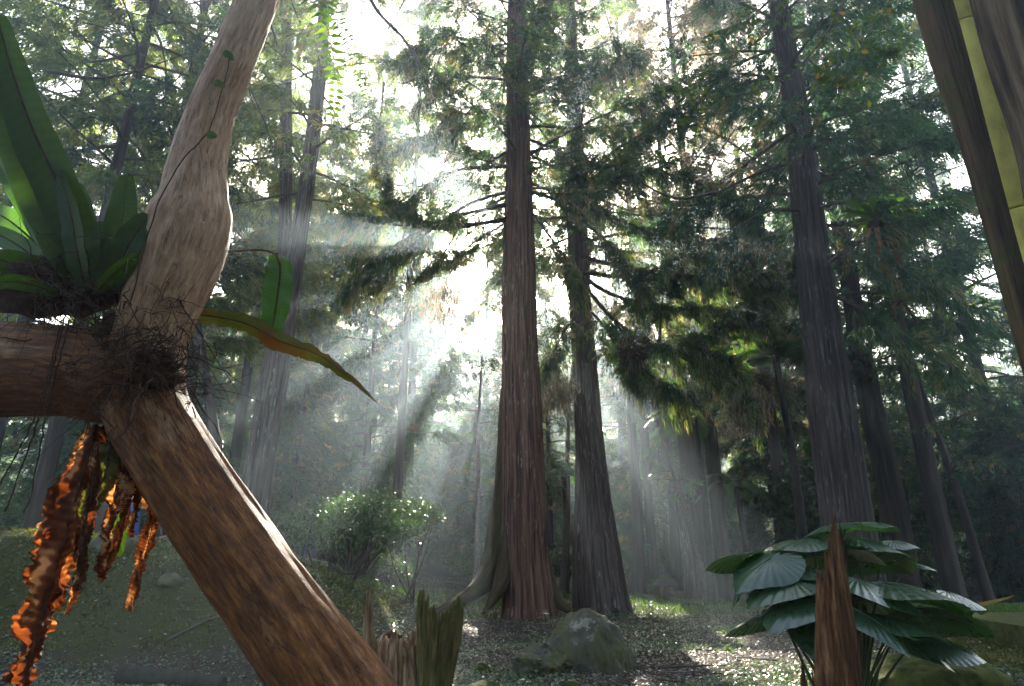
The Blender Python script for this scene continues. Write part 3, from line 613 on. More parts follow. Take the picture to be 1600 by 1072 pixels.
# fronds ------------------------------------------------------------
def pinnate(mb, P, plen, pw, npair, rng, tone=.4, teeth=0, prof=None, droop=.2, slant=.35):
    """pinnae in two rows along a rachis"""
    T, N, B = frames(P); u = np.linspace(.12, .99, npair); x = u*(len(P)-1); i = np.minimum(x.astype(int), len(P)-2); f = (x-i)[:, None]
    C = P[i]*(1-f)+P[i+1]*f; t = T[i]; lat = nrm(np.cross(t, [0, 0, 1.0]) + 1e-6)
    L = plen*(np.sin(np.pi*np.clip(u, 0, 1)**.75)**.7*.95+.06) if prof is None else plen*prof(u)
    for s in (-1, 1):
        d = nrm(lat*s + t*slant + np.array([0, 0, -droop]) + rng.normal(0, .05, C.shape))
        up = nrm(np.cross(d, t)*s)
        if not teeth:
            S = nrm(np.cross(d, up)); blades(mb, C, d, S, L, pw, np.clip(tone + rng.normal(0, .1, npair), 0, 1), .35)
        else:
            v = np.linspace(.04, 1, teeth)
            for s2 in (-1, 1):
                pos = (C[:, None, :] + d[:, None, :]*(L[:, None]*v)[:, :, None]); pos[:, :, 2] -= .12*L[:, None]*v**2
                dd = nrm(t[:, None, :]*s2 + d[:, None, :]*.5)*np.ones_like(pos); ll = (pw*(1.05-v**1.5))[None, :]*np.ones((npair, 1))
                S = nrm(np.cross(dd, np.broadcast_to(up[:, None, :], dd.shape)))
                blades(mb, pos.reshape(-1, 3), dd.reshape(-1, 3), S.reshape(-1, 3), ll.ravel(), np.repeat(L/teeth*1.25, teeth), np.clip(tone + rng.normal(0, .1, npair*teeth), 0, 1), .3)
def tree_fern(px, py, Y, fl, nf, label, rng, hang=.7):
    top = at(px, py, Y); base = np.array([top[0], top[1], float(hgt(top[0], top[1]))]); t = thing('tree_fern', base, label, 'tree fern')
    tb = MB(); P = smooth([base - [0, 0, .2], base*.5+top*.5+[.08, 0, 0], top], 40); tube(tb, P, np.linspace(.10, .07, 40), 16, ridge_disp(.12, 4, 4, .3, .4)); tb.build('trunk', M['log'], t, smooth=True)
    for k in range(nf):
        a = k*2.399 + rng.uniform(-.2, .2); L = fl*rng.uniform(.75, 1.1); h = rng.uniform(.25, .6)
        u = np.linspace(0, 1, 14)[:, None]; dirv = np.array([math.cos(a), math.sin(a), 0])
        P = top + dirv*L*u*(1-.12*u) + np.array([0, 0, 1])*L*(h*1.5*u - hang*u**2)
        fb = MB(); tube(fb, P, np.linspace(.014, .003, 14), 4, cap=False); pinnate(fb, P, L*.26, L*.035, 26, rng, .4, 11); fb.build('frond', M['treefern'], t)
    return t
tree_fern(1085, 655, 18.5, 1.9, 15, 'tree fern with arching pale green fronds between the grey cedar and the thick brown cedar', rng)
tree_fern(1212, 560, 14, 1.5, 17, 'tall tree fern with a round hazy frond crown left of the thick brown cedar', rng, .5)
tree_fern(1150, 760, 20, 1.4, 13, 'small shaded tree fern behind the elephant ear plants', rng)
tree_fern(880, 745, 24, 1.5, 12, 'small hazy tree fern in the gap between the two middle trunks', rng)
tree_fern(330, 770, 19, 1.7, 13, 'tree fern in the shade behind the foreground trunk, left of the forked tree', rng)

def strap(mb, pts, wpx, n=120, m=13, roll=0., fold=.12, ripple=.05, rfreq=14, ragged=0., prof='nest', seed=0, tone=.4, crumple=0., curl=0., tonevar=.0):
    P = smooth([at(*q) for q in pts], n); d = np.mean([np.dot(p - [0, 0, CAMZ], FWD) for p in P]); W = wpx/F*d/2
    T = nrm(np.gradient(P, axis=0)); view = nrm(P - np.array([0, 0, CAMZ])); S = nrm(np.cross(T, view)); Nn = nrm(np.cross(S, T))
    rl = roll + curl*np.linspace(0, 1, n)[:, None]; S2 = S*np.cos(rl) + Nn*np.sin(rl); N2 = -S*np.sin(rl) + Nn*np.cos(rl)
    u = np.linspace(0, 1, n); v = np.linspace(-1, 1, m)
    w0 = {'nest': .22 + .78*np.sin(np.pi*np.clip(u, 0, 1)**.85)**.55*(u > .02), 'dead': .35 + .65*np.sin(np.pi*u**.8)**.5, 'strip': np.minimum(1, (1.02-u)*2.2)*np.minimum(1, .5+u*3)}[prof]*W
    w0 = np.where(u > .985, w0*.35, w0); L, Rr = w0.copy(), w0.copy()
    if ragged:
        L = L*(1 + ragged*vnoise(u*9, 0, seed, seed) + ragged*.45*vnoise(u*33, 1, seed, seed) + ragged*.4*vnoise(u*90, 2, seed, seed)); Rr = Rr*(1 + ragged*vnoise(u*9, 9, seed, seed) + ragged*.45*vnoise(u*33, 5, seed, seed) + ragged*.4*vnoise(u*90, 6, seed, seed))
    ww = np.where(v[None, :] < 0, L[:, None], Rr[:, None])
    off = fold*np.abs(v)[None, :]*ww + ripple*W*np.abs(v)[None, :]**1.5*np.sin(u[:, None]*rfreq*2 + np.sign(v)[None, :]*1.3 + seed)
    if crumple: off = off + crumple*W*(fbm(u[:, None]*16, v[None, :]*1.6, seed, 2, seed) + .6*vnoise(u[:, None]*60, v[None, :]*5, seed, seed+2)*np.abs(v)[None, :])
    G = P[:, None, :] + S2[:, None, :]*(v[None, :]*ww)[:, :, None] + N2[:, None, :]*off[:, :, None]
    tn = np.clip(tone + tonevar*fbm(u[:, None]*9, v[None, :]*2, seed, 3, seed) + .10*np.sin(u[:, None]*190 + np.abs(v)[None, :]*5) + .12*fbm(u[:, None]*30, v[None, :]*6, seed, 2, seed+5), 0, 1)*np.ones((n, m))
    mb.add(G.reshape(-1, 3), grid_faces(n, m), None, tn.ravel()); return P, d
def frond(parent, pts, wpx, mat, label=None, rib=True, ribmat='root', name='frond', **k):
    mb = MB(); P, d = strap(mb, pts, wpx, **k); o = mb.build(name, mat, parent, smooth=True)
    if label: o['label'] = label
    if rib:
        rb = MB(); tube(rb, P, np.linspace(.055, .015, len(P))*wpx/F*d, 6, cap=False); rb.build('midrib', M[ribmat], o, smooth=True)
    return o

# ------------------------------------------------------------------ the foreground tree
rng = np.random.default_rng(21)
fg = [(800, 1600, 3.0, 200), (700, 1370, 3.05, 168), (600, 1205, 3.1, 152), (517, 1072, 3.15, 144), (430, 945, 3.2, 138), (340, 815, 3.2, 136), (272, 710, 3.2, 136), (228, 630, 3.2, 134),
      (226, 560, 3.2, 128), (246, 490, 3.2, 128), (276, 420, 3.2, 134), (297, 352, 3.2, 138), (304, 312, 3.2, 112), (311, 250, 3.2, 91), (331, 175, 3.2, 75), (363, 95, 3.2, 68), (390, 30, 3.2, 64), (420, -50, 3.2, 60), (460, -200, 3.2, 54), (520, -450, 3.3, 46)]
P, r = pp(fg); q = smooth(np.column_stack([P, r]), 420)
ft = thing('leaning_tree', (q[0, 0], q[0, 1], float(hgt(q[0, 0], q[0, 1]))), 'bent foreground tree with smooth flaking orange and pinkish grey bark leaning in from the left', 'tree')
def fg_disp(ring, P, th, rad):
    c, s = ring[:, :, 0], ring[:, :, 1]; z = P[:, 2][:, None]; x = P[:, 0][:, None]
    sl = np.concatenate([[0], np.cumsum(np.linalg.norm(np.diff(P, axis=0), axis=1))])[:, None]; lowp = sstep(2.9, 2.2, sl*0 + z)
    return 1 + lowp*(.075*(1-2*np.abs(vnoise(c*2.4, s*2.4, sl*.45, 17))) + .03*(1-2*np.abs(vnoise(c*6, s*6, sl*.8, 19)))) + .07*fbm(c*1.5 + x*2, s*1.5, z*2.2, 3, 2) + .035*vnoise(c*4+x*5, s*4, z*3, 5) + .05*(1-np.abs(vnoise(c*5, s*5, z*.8, 7))*2)*sstep(1.7, 1.2, z) + .05*fbm(c*2.2, s*2.2, sl*5, 3, 33)*sstep(2.0, 2.5, z) + .022*vnoise(c*7, s*7, sl*16, 9)*sstep(1.9, 2.6, z)
tb = MB(); u = np.linspace(0, 1, 420)
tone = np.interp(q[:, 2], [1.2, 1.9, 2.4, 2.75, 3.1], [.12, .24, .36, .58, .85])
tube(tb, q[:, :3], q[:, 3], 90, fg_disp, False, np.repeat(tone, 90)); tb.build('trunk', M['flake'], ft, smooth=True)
P, r = pp([(262, 606, 3.22, 122), (195, 592, 3.2, 165), (110, 580, 3.2, 172), (40, 577, 3.2, 184), (-60, 572, 3.15, 190), (-220, 545, 3.1, 165), (-420, 500, 3.0, 170)]); q = smooth(np.column_stack([P, r]), 160)
def br_disp(ring, P, th, rad):
    x = P[:, 0][:, None]; return 1 + .06*fbm(ring[:, :, 1]*1.5, ring[:, :, 2]*1.5, x*2, 3, 4) + .04*(1-np.abs(vnoise(ring[:, :, 1]*4, ring[:, :, 2]*4, x*.9, 6))*2)
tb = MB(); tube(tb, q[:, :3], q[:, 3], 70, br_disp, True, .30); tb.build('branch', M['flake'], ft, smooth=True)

# bird's-nest fern sitting in the fork
nf = thing('nest_fern', at(130, 470, 3.15), 'large nest fern in the foreground fork with dark upright and rusty dead hanging fronds', 'fern')
mb = MB()
ic = bmesh.new(); bmesh.ops.create_icosphere(ic, subdivisions=4, radius=1); IV = np.array([v.co[:] for v in ic.verts]); IT = np.array([[v.index for v in f.verts] for f in ic.faces]); ic.free()
def lump(mb, c, rad, amp=.25, fr=2.2, seed=0, flatb=0, tone=.5):
    d = 1 + amp*fbm(IV[:, 0]*fr, IV[:, 1]*fr, IV[:, 2]*fr, 4, seed); V = IV*d[:, None]*np.asarray(rad); 
    if flatb: V[:, 2] = np.maximum(V[:, 2], -flatb*rad[2])
    mb.add(V + np.asarray(c), None, IT, tone)
lump(mb, at(95, 450, 3.25), (.34, .20, .15), .7, 4, 1); lump(mb, at(180, 555, 3.12), (.13, .10, .24), .7, 5, 2); lump(mb, at(235, 590, 3.1), (.13, .10, .15), .7, 5, 3)
for k in range(620):
    c = np.array(at(*[(110, 455), (190, 560), (235, 590), (215, 520)][k % 4], 3.05)) + rng.normal(0, 1, 3)*[.11, .07, .11]
    d = nrm(rng.normal(0, 1, 3) + [.3, -.2, -.5]); L = rng.uniform(.08, .32); uu = np.linspace(0, 1, 7)[:, None]
    Pf = c + d*L*uu + rng.normal(0, .35, 3)*L*uu**2 + np.array([0, 0, -.35*L])*uu**2 + rng.normal(0, .008, (7, 3)); tube(mb, Pf, np.linspace(rng.uniform(.002, .005), .0012, 7), 4, cap=False)
mb.build('root_mass', M['root'], nf, smooth=True)
NFM = M['nestfern']
frond(nf, [(150, 455, 3.1), (135, 400, 3.05), (95, 300, 3.0), (50, 200, 2.95), (15, 100, 2.9), (-5, 20, 2.85)], 66, NFM, fold=-.25, roll=.35, tone=.22, tonevar=.15, seed=1, ripple=.06)
frond(nf, [(125, 450, 3.1), (95, 380, 3.05), (45, 270, 3.0), (10, 170, 2.95), (-20, 60, 2.9)], 62, NFM, fold=-.2, roll=-.3, tone=.15, tonevar=.15, seed=2)
frond(nf, [(170, 450, 3.1), (180, 400, 3.05), (190, 340, 3.05), (199, 272, 3.1)], 46, NFM, ribmat='grass', fold=-.3, tone=.3, seed=3)
frond(nf, [(172, 455, 3.05), (190, 405, 3.0), (212, 365, 3.0), (235, 335, 3.02)], 46, NFM, fold=-.3, roll=.5, tone=.25, seed=4)
frond(nf, [(160, 455, 3.05), (160, 400, 3.0), (156, 345, 3.0)], 32, NFM, fold=-.2, tone=.2, seed=5)
frond(nf, [(110, 440, 3.3), (75, 355, 3.4), (35, 280, 3.5), (0, 225, 3.6), (-35, 190, 3.7)], 56, M['brightfern'], 'bright backlit green frond', fold=-.2, tone=.3, seed=6)
frond(nf, [(105, 445, 3.3), (60, 385, 3.4), (15, 345, 3.5), (-30, 320, 3.6)], 44, M['brightfern'], 'bright backlit green frond', fold=-.2, tone=.4, seed=7)
frond(nf, [(110, 450, 3.2), (70, 330, 3.25), (30, 240, 3.3), (10, 180, 3.3)], 60, NFM, fold=-.25, roll=-.4, tone=.4, seed=8)
frond(nf, [(135, 455, 3.0), (120, 390, 2.95), (110, 330, 2.95), (85, 250, 3.0)], 40, NFM, fold=-.2, roll=.8, tone=.25, seed=9)
for k, (pts, wd, mt) in enumerate([([(120, 445, 3.2), (85, 340, 3.3), (55, 270, 3.35), (35, 215, 3.4)], 34, 'brightfern'), ([(110, 450, 3.25), (60, 350, 3.4), (20, 260, 3.5), (-10, 215, 3.55)], 36, 'brightfern'), ([(145, 452, 3.1), (140, 390, 3.1), (128, 320, 3.12), (120, 285, 3.15)], 30, 'nestfern'),
        ([(100, 455, 3.15), (50, 400, 3.2), (5, 370, 3.25), (-30, 360, 3.3)], 34, 'brightfern'), ([(165, 455, 3.2), (172, 400, 3.25), (178, 350, 3.3), (180, 315, 3.3)], 30, 'nestfern'), ([(90, 460, 3.0), (50, 445, 2.95), (10, 440, 2.9), (-20, 450, 2.9)], 24, 'nestfern'), ([(150, 458, 3.0), (175, 430, 2.95), (200, 410, 2.93), (215, 400, 2.95)], 26, 'nestfern')]):
    frond(nf, pts, wd, M[mt], fold=-.25, roll=rng.uniform(-.5, .5), tone=.35, tonevar=.3, seed=40 + k)
frond(nf, [(95, 460, 3.1), (40, 420, 3.05), (-20, 400, 3.0)], 50, NFM, fold=-.2, roll=.3, tone=.2, seed=10)
# fronds that come out behind the trunk
frond(nf, [(285, 492, 3.42), (330, 494, 3.44), (385, 506, 3.46), (440, 534, 3.46), (500, 556, 3.46), (545, 590, 3.45), (592, 632, 3.44)], 27, M['yellowfrond'], 'long arching yellow brown frond with a ragged tip', ragged=.35, fold=.3, prof='strip', tone=.45, tonevar=.9, seed=11, ripple=.15, n=110)
frond(nf, [(432, 396, 3.62), (438, 420, 3.6), (434, 460, 3.58), (428, 500, 3.57), (424, 524, 3.56)], 44, M['brightfern'], 'bright green frond hanging straight down', fold=.2, roll=.25, tone=.05, tonevar=.3, seed=12, ripple=.1)
sb = MB(); tube(sb, smooth([at(*q) for q in [(300, 402, 3.5), (360, 393, 3.55), (410, 391, 3.6), (432, 398, 3.62)]], 30), .006, 6); sb.build('stalk', M['twig'], nf, smooth=True)
DF = M['deadfrond']
def dead(pts, w, label=None, **k):
    w = w*.72
    return frond(nf, pts, w, DF, label, name='dead_frond', **{**dict(prof='dead', ragged=.27, crumple=.7, ripple=.05, rfreq=17, fold=.7, tone=.42, tonevar=1.0, n=280, m=21), **k})
dead([(150, 665, 3.12), (138, 710, 3.1), (118, 780, 3.08), (96, 850, 3.06), (74, 930, 3.05), (55, 1000, 3.04), (38, 1075, 3.03)], 84, 'longest rusty dead frond, curled and crinkled', seed=21, curl=.8)
dead([(160, 668, 3.2), (150, 730, 3.18), (125, 800, 3.15), (100, 880, 3.14), (78, 960, 3.12)], 60, seed=22, curl=-1.0, roll=.5, tone=.4)
dead([(170, 670, 3.15), (188, 720, 3.14), (180, 790, 3.13), (168, 850, 3.12), (160, 905, 3.12)], 34, seed=23, curl=1.2, tone=.6)
dead([(185, 690, 3.16), (205, 740, 3.16), (198, 800, 3.16), (180, 862, 3.16), (158, 912, 3.15)], 26, seed=24, roll=.6)
dead([(242, 778, 3.22), (236, 830, 3.2), (222, 885, 3.2), (206, 955, 3.19)], 26, seed=25, curl=.8)
dead([(190, 680, 3.1), (200, 720, 3.08), (192, 760, 3.08), (180, 800, 3.08)], 40, seed=28, tone=.75, roll=-.4)
dead([(128, 680, 3.16), (112, 740, 3.16), (98, 800, 3.15), (92, 860, 3.15)], 22, seed=31, tone=.3)
dead([(205, 690, 3.2), (214, 740, 3.2), (216, 790, 3.2), (206, 840, 3.2)], 20, seed=32, curl=1., tone=.5)
dead([(150, 690, 3.0), (146, 760, 3.0), (128, 830, 3.0), (120, 900, 3.0), (104, 960, 3.0)], 26, seed=33, curl=-1., tone=.35)
dead([(212, 700, 3.25), (226, 735, 3.26), (230, 775, 3.27), (226, 795, 3.27)], 30, 'pale bleached dead frond', seed=26, tone=1.0, tonevar=.1, ragged=.25)
frond(nf, [(172, 690, 3.1), (165, 740, 3.08), (145, 780, 3.07), (132, 815, 3.06)], 34, M['yellowfrond'], 'yellowing hanging frond', name='dead_frond', seed=27, tone=.2, tonevar=.4, crumple=.3, ragged=.2)
frond(nf, [(196, 720, 3.28), (190, 770, 3.28), (188, 820, 3.28), (186, 870, 3.28)], 24, M['brightfern'], 'green hanging frond', seed=29, tone=.3, crumple=.2)

# climbing vine and hanging aerial roots on the foreground tree
def vine(pts, rad, label, cat, name='climbing_vine', leaves=(), mat='root', lsize=15):
    P = smooth([at(*q) for q in pts], 50); P = P + np.stack([.006*vnoise(np.arange(50)*.5, 0, 3, 1), .0*P[:, 0], .006*vnoise(np.arange(50)*.5, 4, 3, 2)], 1)
    t = thing(name, P[0], label, cat); mb = MB(); tube(mb, P, rad, 6); mb.build('stem', M[mat], t, smooth=True)
    for k, (px, py, Y) in enumerate(leaves):
        lb = MB(); strap(lb, [(px-lsize*.5, py+2, Y), (px, py, Y-.01), (px+lsize*.6, py+4+3*k, Y)], lsize*.8, n=12, m=7, roll=.4, fold=.2, tone=.25, prof='dead'); lb.build('leaf', M['twigleaf'], t, smooth=True)
    return t
vine([(205, 470, 2.98), (228, 380, 2.96), (255, 300, 2.97), (290, 245, 2.98), (325, 205, 3.0), (345, 150, 3.02), (358, 95, 3.05), (354, 84, 3.05)], .0035, 'thin dark climbing vine with a few small leaves on the pinkish foreground trunk', 'vine', leaves=[(330, 210, 2.96), (342, 130, 3.0), (356, 84, 3.02)])
for k, (a, b, c) in enumerate([(100, 52, 20), (96, 40, -6), (108, 68, 50)]):
    vine([(a, 500, 2.96), (a-14, 560, 2.95), (a-34, 630, 2.97), (b-4, 690, 3.0), (c, 770, 3.02), (c-12, 800, 3.02)], .0035,
         ['middle of three dark aerial roots draped over the left branch', 'leftmost of three dark aerial roots draped over the left branch', 'rightmost of three dark aerial roots draped over the left branch'][k], 'aerial root', 'aerial_root')
vine([(238, 880, 3.3), (245, 905, 3.3), (254, 930, 3.3), (262, 952, 3.3)], .0022, 'thin curved twig dangling below the short dead frond', 'twig', 'hanging_twig', mat='greytwig')
# bright pinnate fern hanging in at the top
pf = thing('fern_spray', at(495, -40, 3.6), 'bright yellow green pinnate fern spray hanging from the top edge', 'fern')
for pts, pl, m_, pw, npr in [([(470, -60, 3.6), (500, 10, 3.6), (518, 70, 3.6), (524, 130, 3.6), (521, 178, 3.6)], .15, 'brightfern', .042, 19), ([(488, -40, 3.5), (520, 20, 3.5), (548, 70, 3.5), (562, 120, 3.5), (574, 152, 3.5)], .11, 'broad', .024, 22), ([(540, -60, 3.7), (520, -20, 3.7), (512, 10, 3.7), (508, 40, 3.7)], .13, 'brightfern', .036, 12)]:
    P = smooth([at(*q) for q in pts], 40); fb = MB(); tube(fb, P, np.linspace(.004, .0012, 40), 5, cap=False)
    u = np.linspace(.1, 1, npr); x = (u*39).astype(int); T = nrm(np.gradient(P, axis=0))[x]; view = nrm(P[x]-[0, 0, CAMZ]); S = nrm(np.cross(T, view))
    for s in (-1, 1):
        D = nrm(S*s + T*.35 + view*rng.normal(0, .25, (npr, 1))); up = nrm(np.cross(D, T)); blades(fb, P[x], D, nrm(np.cross(D, up)), pl*(1.1-.75*u)*rng.uniform(.85, 1.1, npr), pw, rng.uniform(.2, .8, npr), .3)
    fb.build('frond', M[m_], pf)

# ------------------------------------------------------------------ trunks at the right edge
def plain_trunk(name, label, cat, pts, H, mat, seg=110, rings=260, amp=.06, kr=7, flare=.15, kz=.35):
    P, r = pp(pts); P, r = straight_up(P, r, H); g = float(hgt(P[0, 0], P[0, 1]))
    P = np.vstack([[P[0, 0], P[0, 1], g-.2], P]); r = np.append(r[0]*1.1, r); t = thing(name, (P[0, 0], P[0, 1], g), label, cat)
    q = smooth(np.column_stack([P, r]), rings); mb = MB(); tube(mb, q[:, :3], q[:, 3], seg, ridge_disp(amp, kr, kz, flare, .8, 5, 12, g)); mb.build('trunk', mat, t, smooth=True); return t
plain_trunk('mossy_tree', 'mossy olive green trunk at the right edge, just left of the ochre post', 'tree', [(1594, 480, 5, 44), (1528, 240, 5, 46), (1456, 0, 5, 54)], 14, M['moss_bark'])
plain_trunk('furrowed_tree', 'deeply furrowed brown trunk at the far right edge, right of the ochre post', 'tree', [(1712, 400, 4.3, 172), (1664, 200, 4.3, 160), (1604, 0, 4.3, 150)], 12, M['cedar_bark2'], amp=.09, kr=5)
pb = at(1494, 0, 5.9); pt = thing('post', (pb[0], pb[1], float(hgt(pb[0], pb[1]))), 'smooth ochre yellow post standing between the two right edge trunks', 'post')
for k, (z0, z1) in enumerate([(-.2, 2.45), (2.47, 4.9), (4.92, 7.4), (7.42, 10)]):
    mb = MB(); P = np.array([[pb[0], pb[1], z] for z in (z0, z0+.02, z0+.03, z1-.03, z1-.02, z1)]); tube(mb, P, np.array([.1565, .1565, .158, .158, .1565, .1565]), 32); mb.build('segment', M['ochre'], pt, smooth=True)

# ------------------------------------------------------------------ stumps, stones, log, steps
rng = np.random.default_rng(33)
def stump(name, label, cat, path, rads, topf, mat, seg=180, seed=0, wall=.35, flute=.12):
    """broken hollow stump: outer wall runs up path; its rim height follows topf(theta) in 0..1"""
    q = smooth(np.column_stack([path, rads]), 90); P, r = q[:, :3], q[:, 3]; t = thing(name, P[0], label, cat)
    th = np.linspace(0, 2*np.pi, seg, endpoint=False); tt = np.clip(topf(th) + .06*vnoise(th*7, 0, seed, seed) + .05*vnoise(th*18, 3, seed, seed) + .03*vnoise(th*40, 3, seed, seed), .1, 1)
    n = 90; outer = []; inner = []
    for s in np.linspace(0, 1, n):
        x = s*tt*(len(P)-1); i = np.minimum(x.astype(int), len(P)-2); f = (x-i)[:, None]; C = P[i]*(1-f)+P[i+1]*f; rr = r[i]*(1-f[:, 0])+r[i+1]*f[:, 0]
        dirr = np.stack([np.cos(th), np.sin(th), 0*th], 1)
        d = 1 + flute*fbm(dirr[:, 0]*2.5, dirr[:, 1]*2.5, C[:, 2]*1.2, 3, seed) + flute*.6*(1-2*np.abs(vnoise(dirr[:, 0]*6, dirr[:, 1]*6, C[:, 2]*1.0, seed+3))) + .05*(1-2*np.abs(vnoise(dirr[:, 0]*14, dirr[:, 1]*14, C[:, 2]*2.5, seed+5))) + .03*vnoise(dirr[:, 0]*24, dirr[:, 1]*24, C[:, 2]*14, seed+6)
        outer.append(C + dirr*(rr*d)[:, None]); inner.append(C + dirr*(rr*d*(1 - wall*(1 - .8*s**4)))[:, None])
    G = np.array(outer + inner[::-1][:40]); nn = len(G)
    i = np.arange(nn-1)[:, None]; j = np.arange(seg)[None, :]; j2 = (j+1) % seg
    Q = np.stack([i*seg+j, i*seg+j2, (i+1)*seg+j2, (i+1)*seg+j], -1).reshape(-1, 4)
    V = np.vstack([G.reshape(-1, 3), G[-1].mean(0)]); b = nn*seg; tr = [((nn-1)*seg+k, (nn-1)*seg+(k+1) % seg, b) for k in range(seg)]
    MB().add(V, Q, tr).build('wood', mat, t, smooth=True); return t
def peaks(lst, base):
    def f(th):
        v = np.full_like(th, base)
        for a, hgt_, wd in lst:
            d = np.abs((th - a + np.pi) % (2*np.pi) - np.pi); v = np.maximum(v, base + (hgt_-base)*np.clip(1 - d/wd, 0, 1)**.5)
        return v
    return f
def ppg(lst):
    P, r = pp(lst); g = float(hgt(P[0, 0], P[0, 1])); P0 = P[0].copy(); P0[2] = g - .15
    if P[0, 2] > g: P = np.vstack([P0, P]); r = np.append(r[0]*1.05, r)
    return P, r
P, r = ppg([(1312, 1120, 5.5, 74), (1308, 1040, 5.5, 64), (1303, 960, 5.5, 54), (1299, 880, 5.5, 42), (1297, 790, 5.5, 30)])
stump('decayed_post_stump', 'tall pointed decayed stump, rusty brown, in front of the elephant ear leaves', 'stump', P, r, peaks([(4.5, 1.0, .9), (5.4, .95, .5), (2.8, .78, 1.3)], .60), M['decay'], seed=4)
P, r = ppg([(1263, 1110, 5.2, 26), (1262, 1075, 5.2, 22), (1258, 1028, 5.2, 14)])
stump('wood_shard', 'small two pointed wood shard at the foot of the tall pointed stump', 'stump', P, r, peaks([(3.6, 1.0, .8), (5.9, .86, .7)], .6), M['decay'], seed=6)
P, r = ppg([(588, 1120, 6.3, 62), (582, 1040, 6.3, 52), (577, 980, 6.3, 46), (577, 910, 6.3, 30)])
stump('broken_stump', 'pale broken stump with one tall spike, beside the foreground trunk', 'stump', P, r, peaks([(4.9, 1.0, .55), (3.4, .66, .7)], .50), M['decay_pale'], seed=9)
P, r = ppg([(672, 1130, 6.2, 44), (680, 1060, 6.2, 52), (686, 1000, 6.2, 64), (688, 955, 6.2, 70), (690, 920, 6.2, 66)])
stump('broken_stump', 'mossy hollow broken stump with a notched jagged rim, in front of the middle cedar', 'stump', P, r, peaks([(3.9, 1.0, .9), (5.7, .90, .8), (1.5, .8, 1)], .66), M['decay_moss'], seed=12)
P, r = ppg([(632, 1090, 6.4, 90), (630, 1040, 6.4, 76), (628, 1000, 6.4, 60), (626, 985, 6.4, 46)])
stump('rotten_wood_chunk', 'low rotten chunk of wood lying between the two broken stumps', 'stump', P, r, peaks([(.6, 1, .8), (2.5, .95, .8), (4.5, .85, .7)], .7), M['decay_pale'], seed=15, flute=.25)

def rock(name, label, cat, c, rad, amp, fr, seed, mat, sub=5):
    b = bmesh.new(); bmesh.ops.create_icosphere(b, subdivisions=sub, radius=1); V = np.array([v.co[:] for v in b.verts]); T = np.array([[v.index for v in f.verts] for f in b.faces]); b.free()
    d = 1 + amp*fbm(V[:, 0]*fr, V[:, 1]*fr, V[:, 2]*fr, 5, seed) - .12*amp*(1-np.abs(fbm(V[:, 0]*3, V[:, 1]*3, V[:, 2]*3, 3, seed+9))*3); V = V*d[:, None]; V[:, 2] = np.where(V[:, 2] > 0, V[:, 2], V[:, 2]*.35)
    V = V*np.asarray(rad); c = np.array([c[0], c[1], float(hgt(c[0], c[1]))])
    mb = MB(); mb.add(V + c, None, T); o = mb.build(name, mat, smooth=True); o.data.transform(__import__('mathutils').Matrix.Translation(-Vector(c))); o.location = c
    return tag(o, label, cat)
b = at(918, 1030, 9.7); rock('boulder', 'rounded lichen spotted boulder in front of the leaning grey cedar', 'boulder', b, (.62, .5, .80), .24, 1.25, 5, M['rock'], 6)
b = at(852, 1035, 9.4); rock('rock', 'low dark rock against the left side of the boulder', 'rock', b, (.45, .38, .30), .5, 1.7, 8, M['rock'], 6)
b = at(755, 1022, 9.2); rock('rock', 'small mossy stone in the leaf litter between the jagged stump and the boulder', 'rock', b, (.11, .1, .14), .4, 1.6, 9, M['moss'], 4)
b = at(752, 1070, 8.1); rock('rock', 'flat mossy stone at the bottom edge below the middle cedar', 'rock', b, (.26, .2, .13), .4, 1.6, 10, M['moss'], 4)
b = at(890, 1068, 8.2); rock('rock', 'small mossy stone in the litter just in front of the boulder', 'rock', b, (.13, .1, .1), .4, 1.6, 11, M['moss'], 4)
for (px, py, Y, rd, sd, lb) in [(258, 950, 9.7, (.18, .12, .16), 21, 'pale grey stone set in the mossy bank'), (180, 882, 10.2, (.42, .3, .34), 22, 'dark rock on top of the mossy bank behind the dead fronds')]:
    b = at(px, py, Y); rock('rock', lb, 'rock', b, rd, .35, 1.5, sd, M['rock'], 4)
lg = MB(); P = np.array([at(196, 1026, 8.4), at(240, 1034, 8.3), at(300, 1042, 8.2), at(350, 1050, 8.1)]); P[:, 2] = hgt(P[:, 0], P[:, 1]) + .05; P = smooth(P, 50)
tube(lg, P, np.linspace(.11, .085, 50), 36, ridge_disp(.10, 4, 1, 0, 1, 5, 3, lump=.2)); tag(lg.build('fallen_log', M['log'], smooth=True), 'dark rotting log lying at the foot of the mossy bank', 'log')
lg = MB(); P = smooth([at(262, 1000, 8.9), at(300, 985, 9.0), at(340, 978, 9.1), at(380, 985, 9.0)], 40); P[:, 2] = np.maximum(P[:, 2], hgt(P[:, 0], P[:, 1]) + .02)
tube(lg, P, .02, 8); tag(lg.build('fallen_branch', M['twig'], smooth=True), 'thin fallen branch on the mossy bank above the rotting log', 'branch')

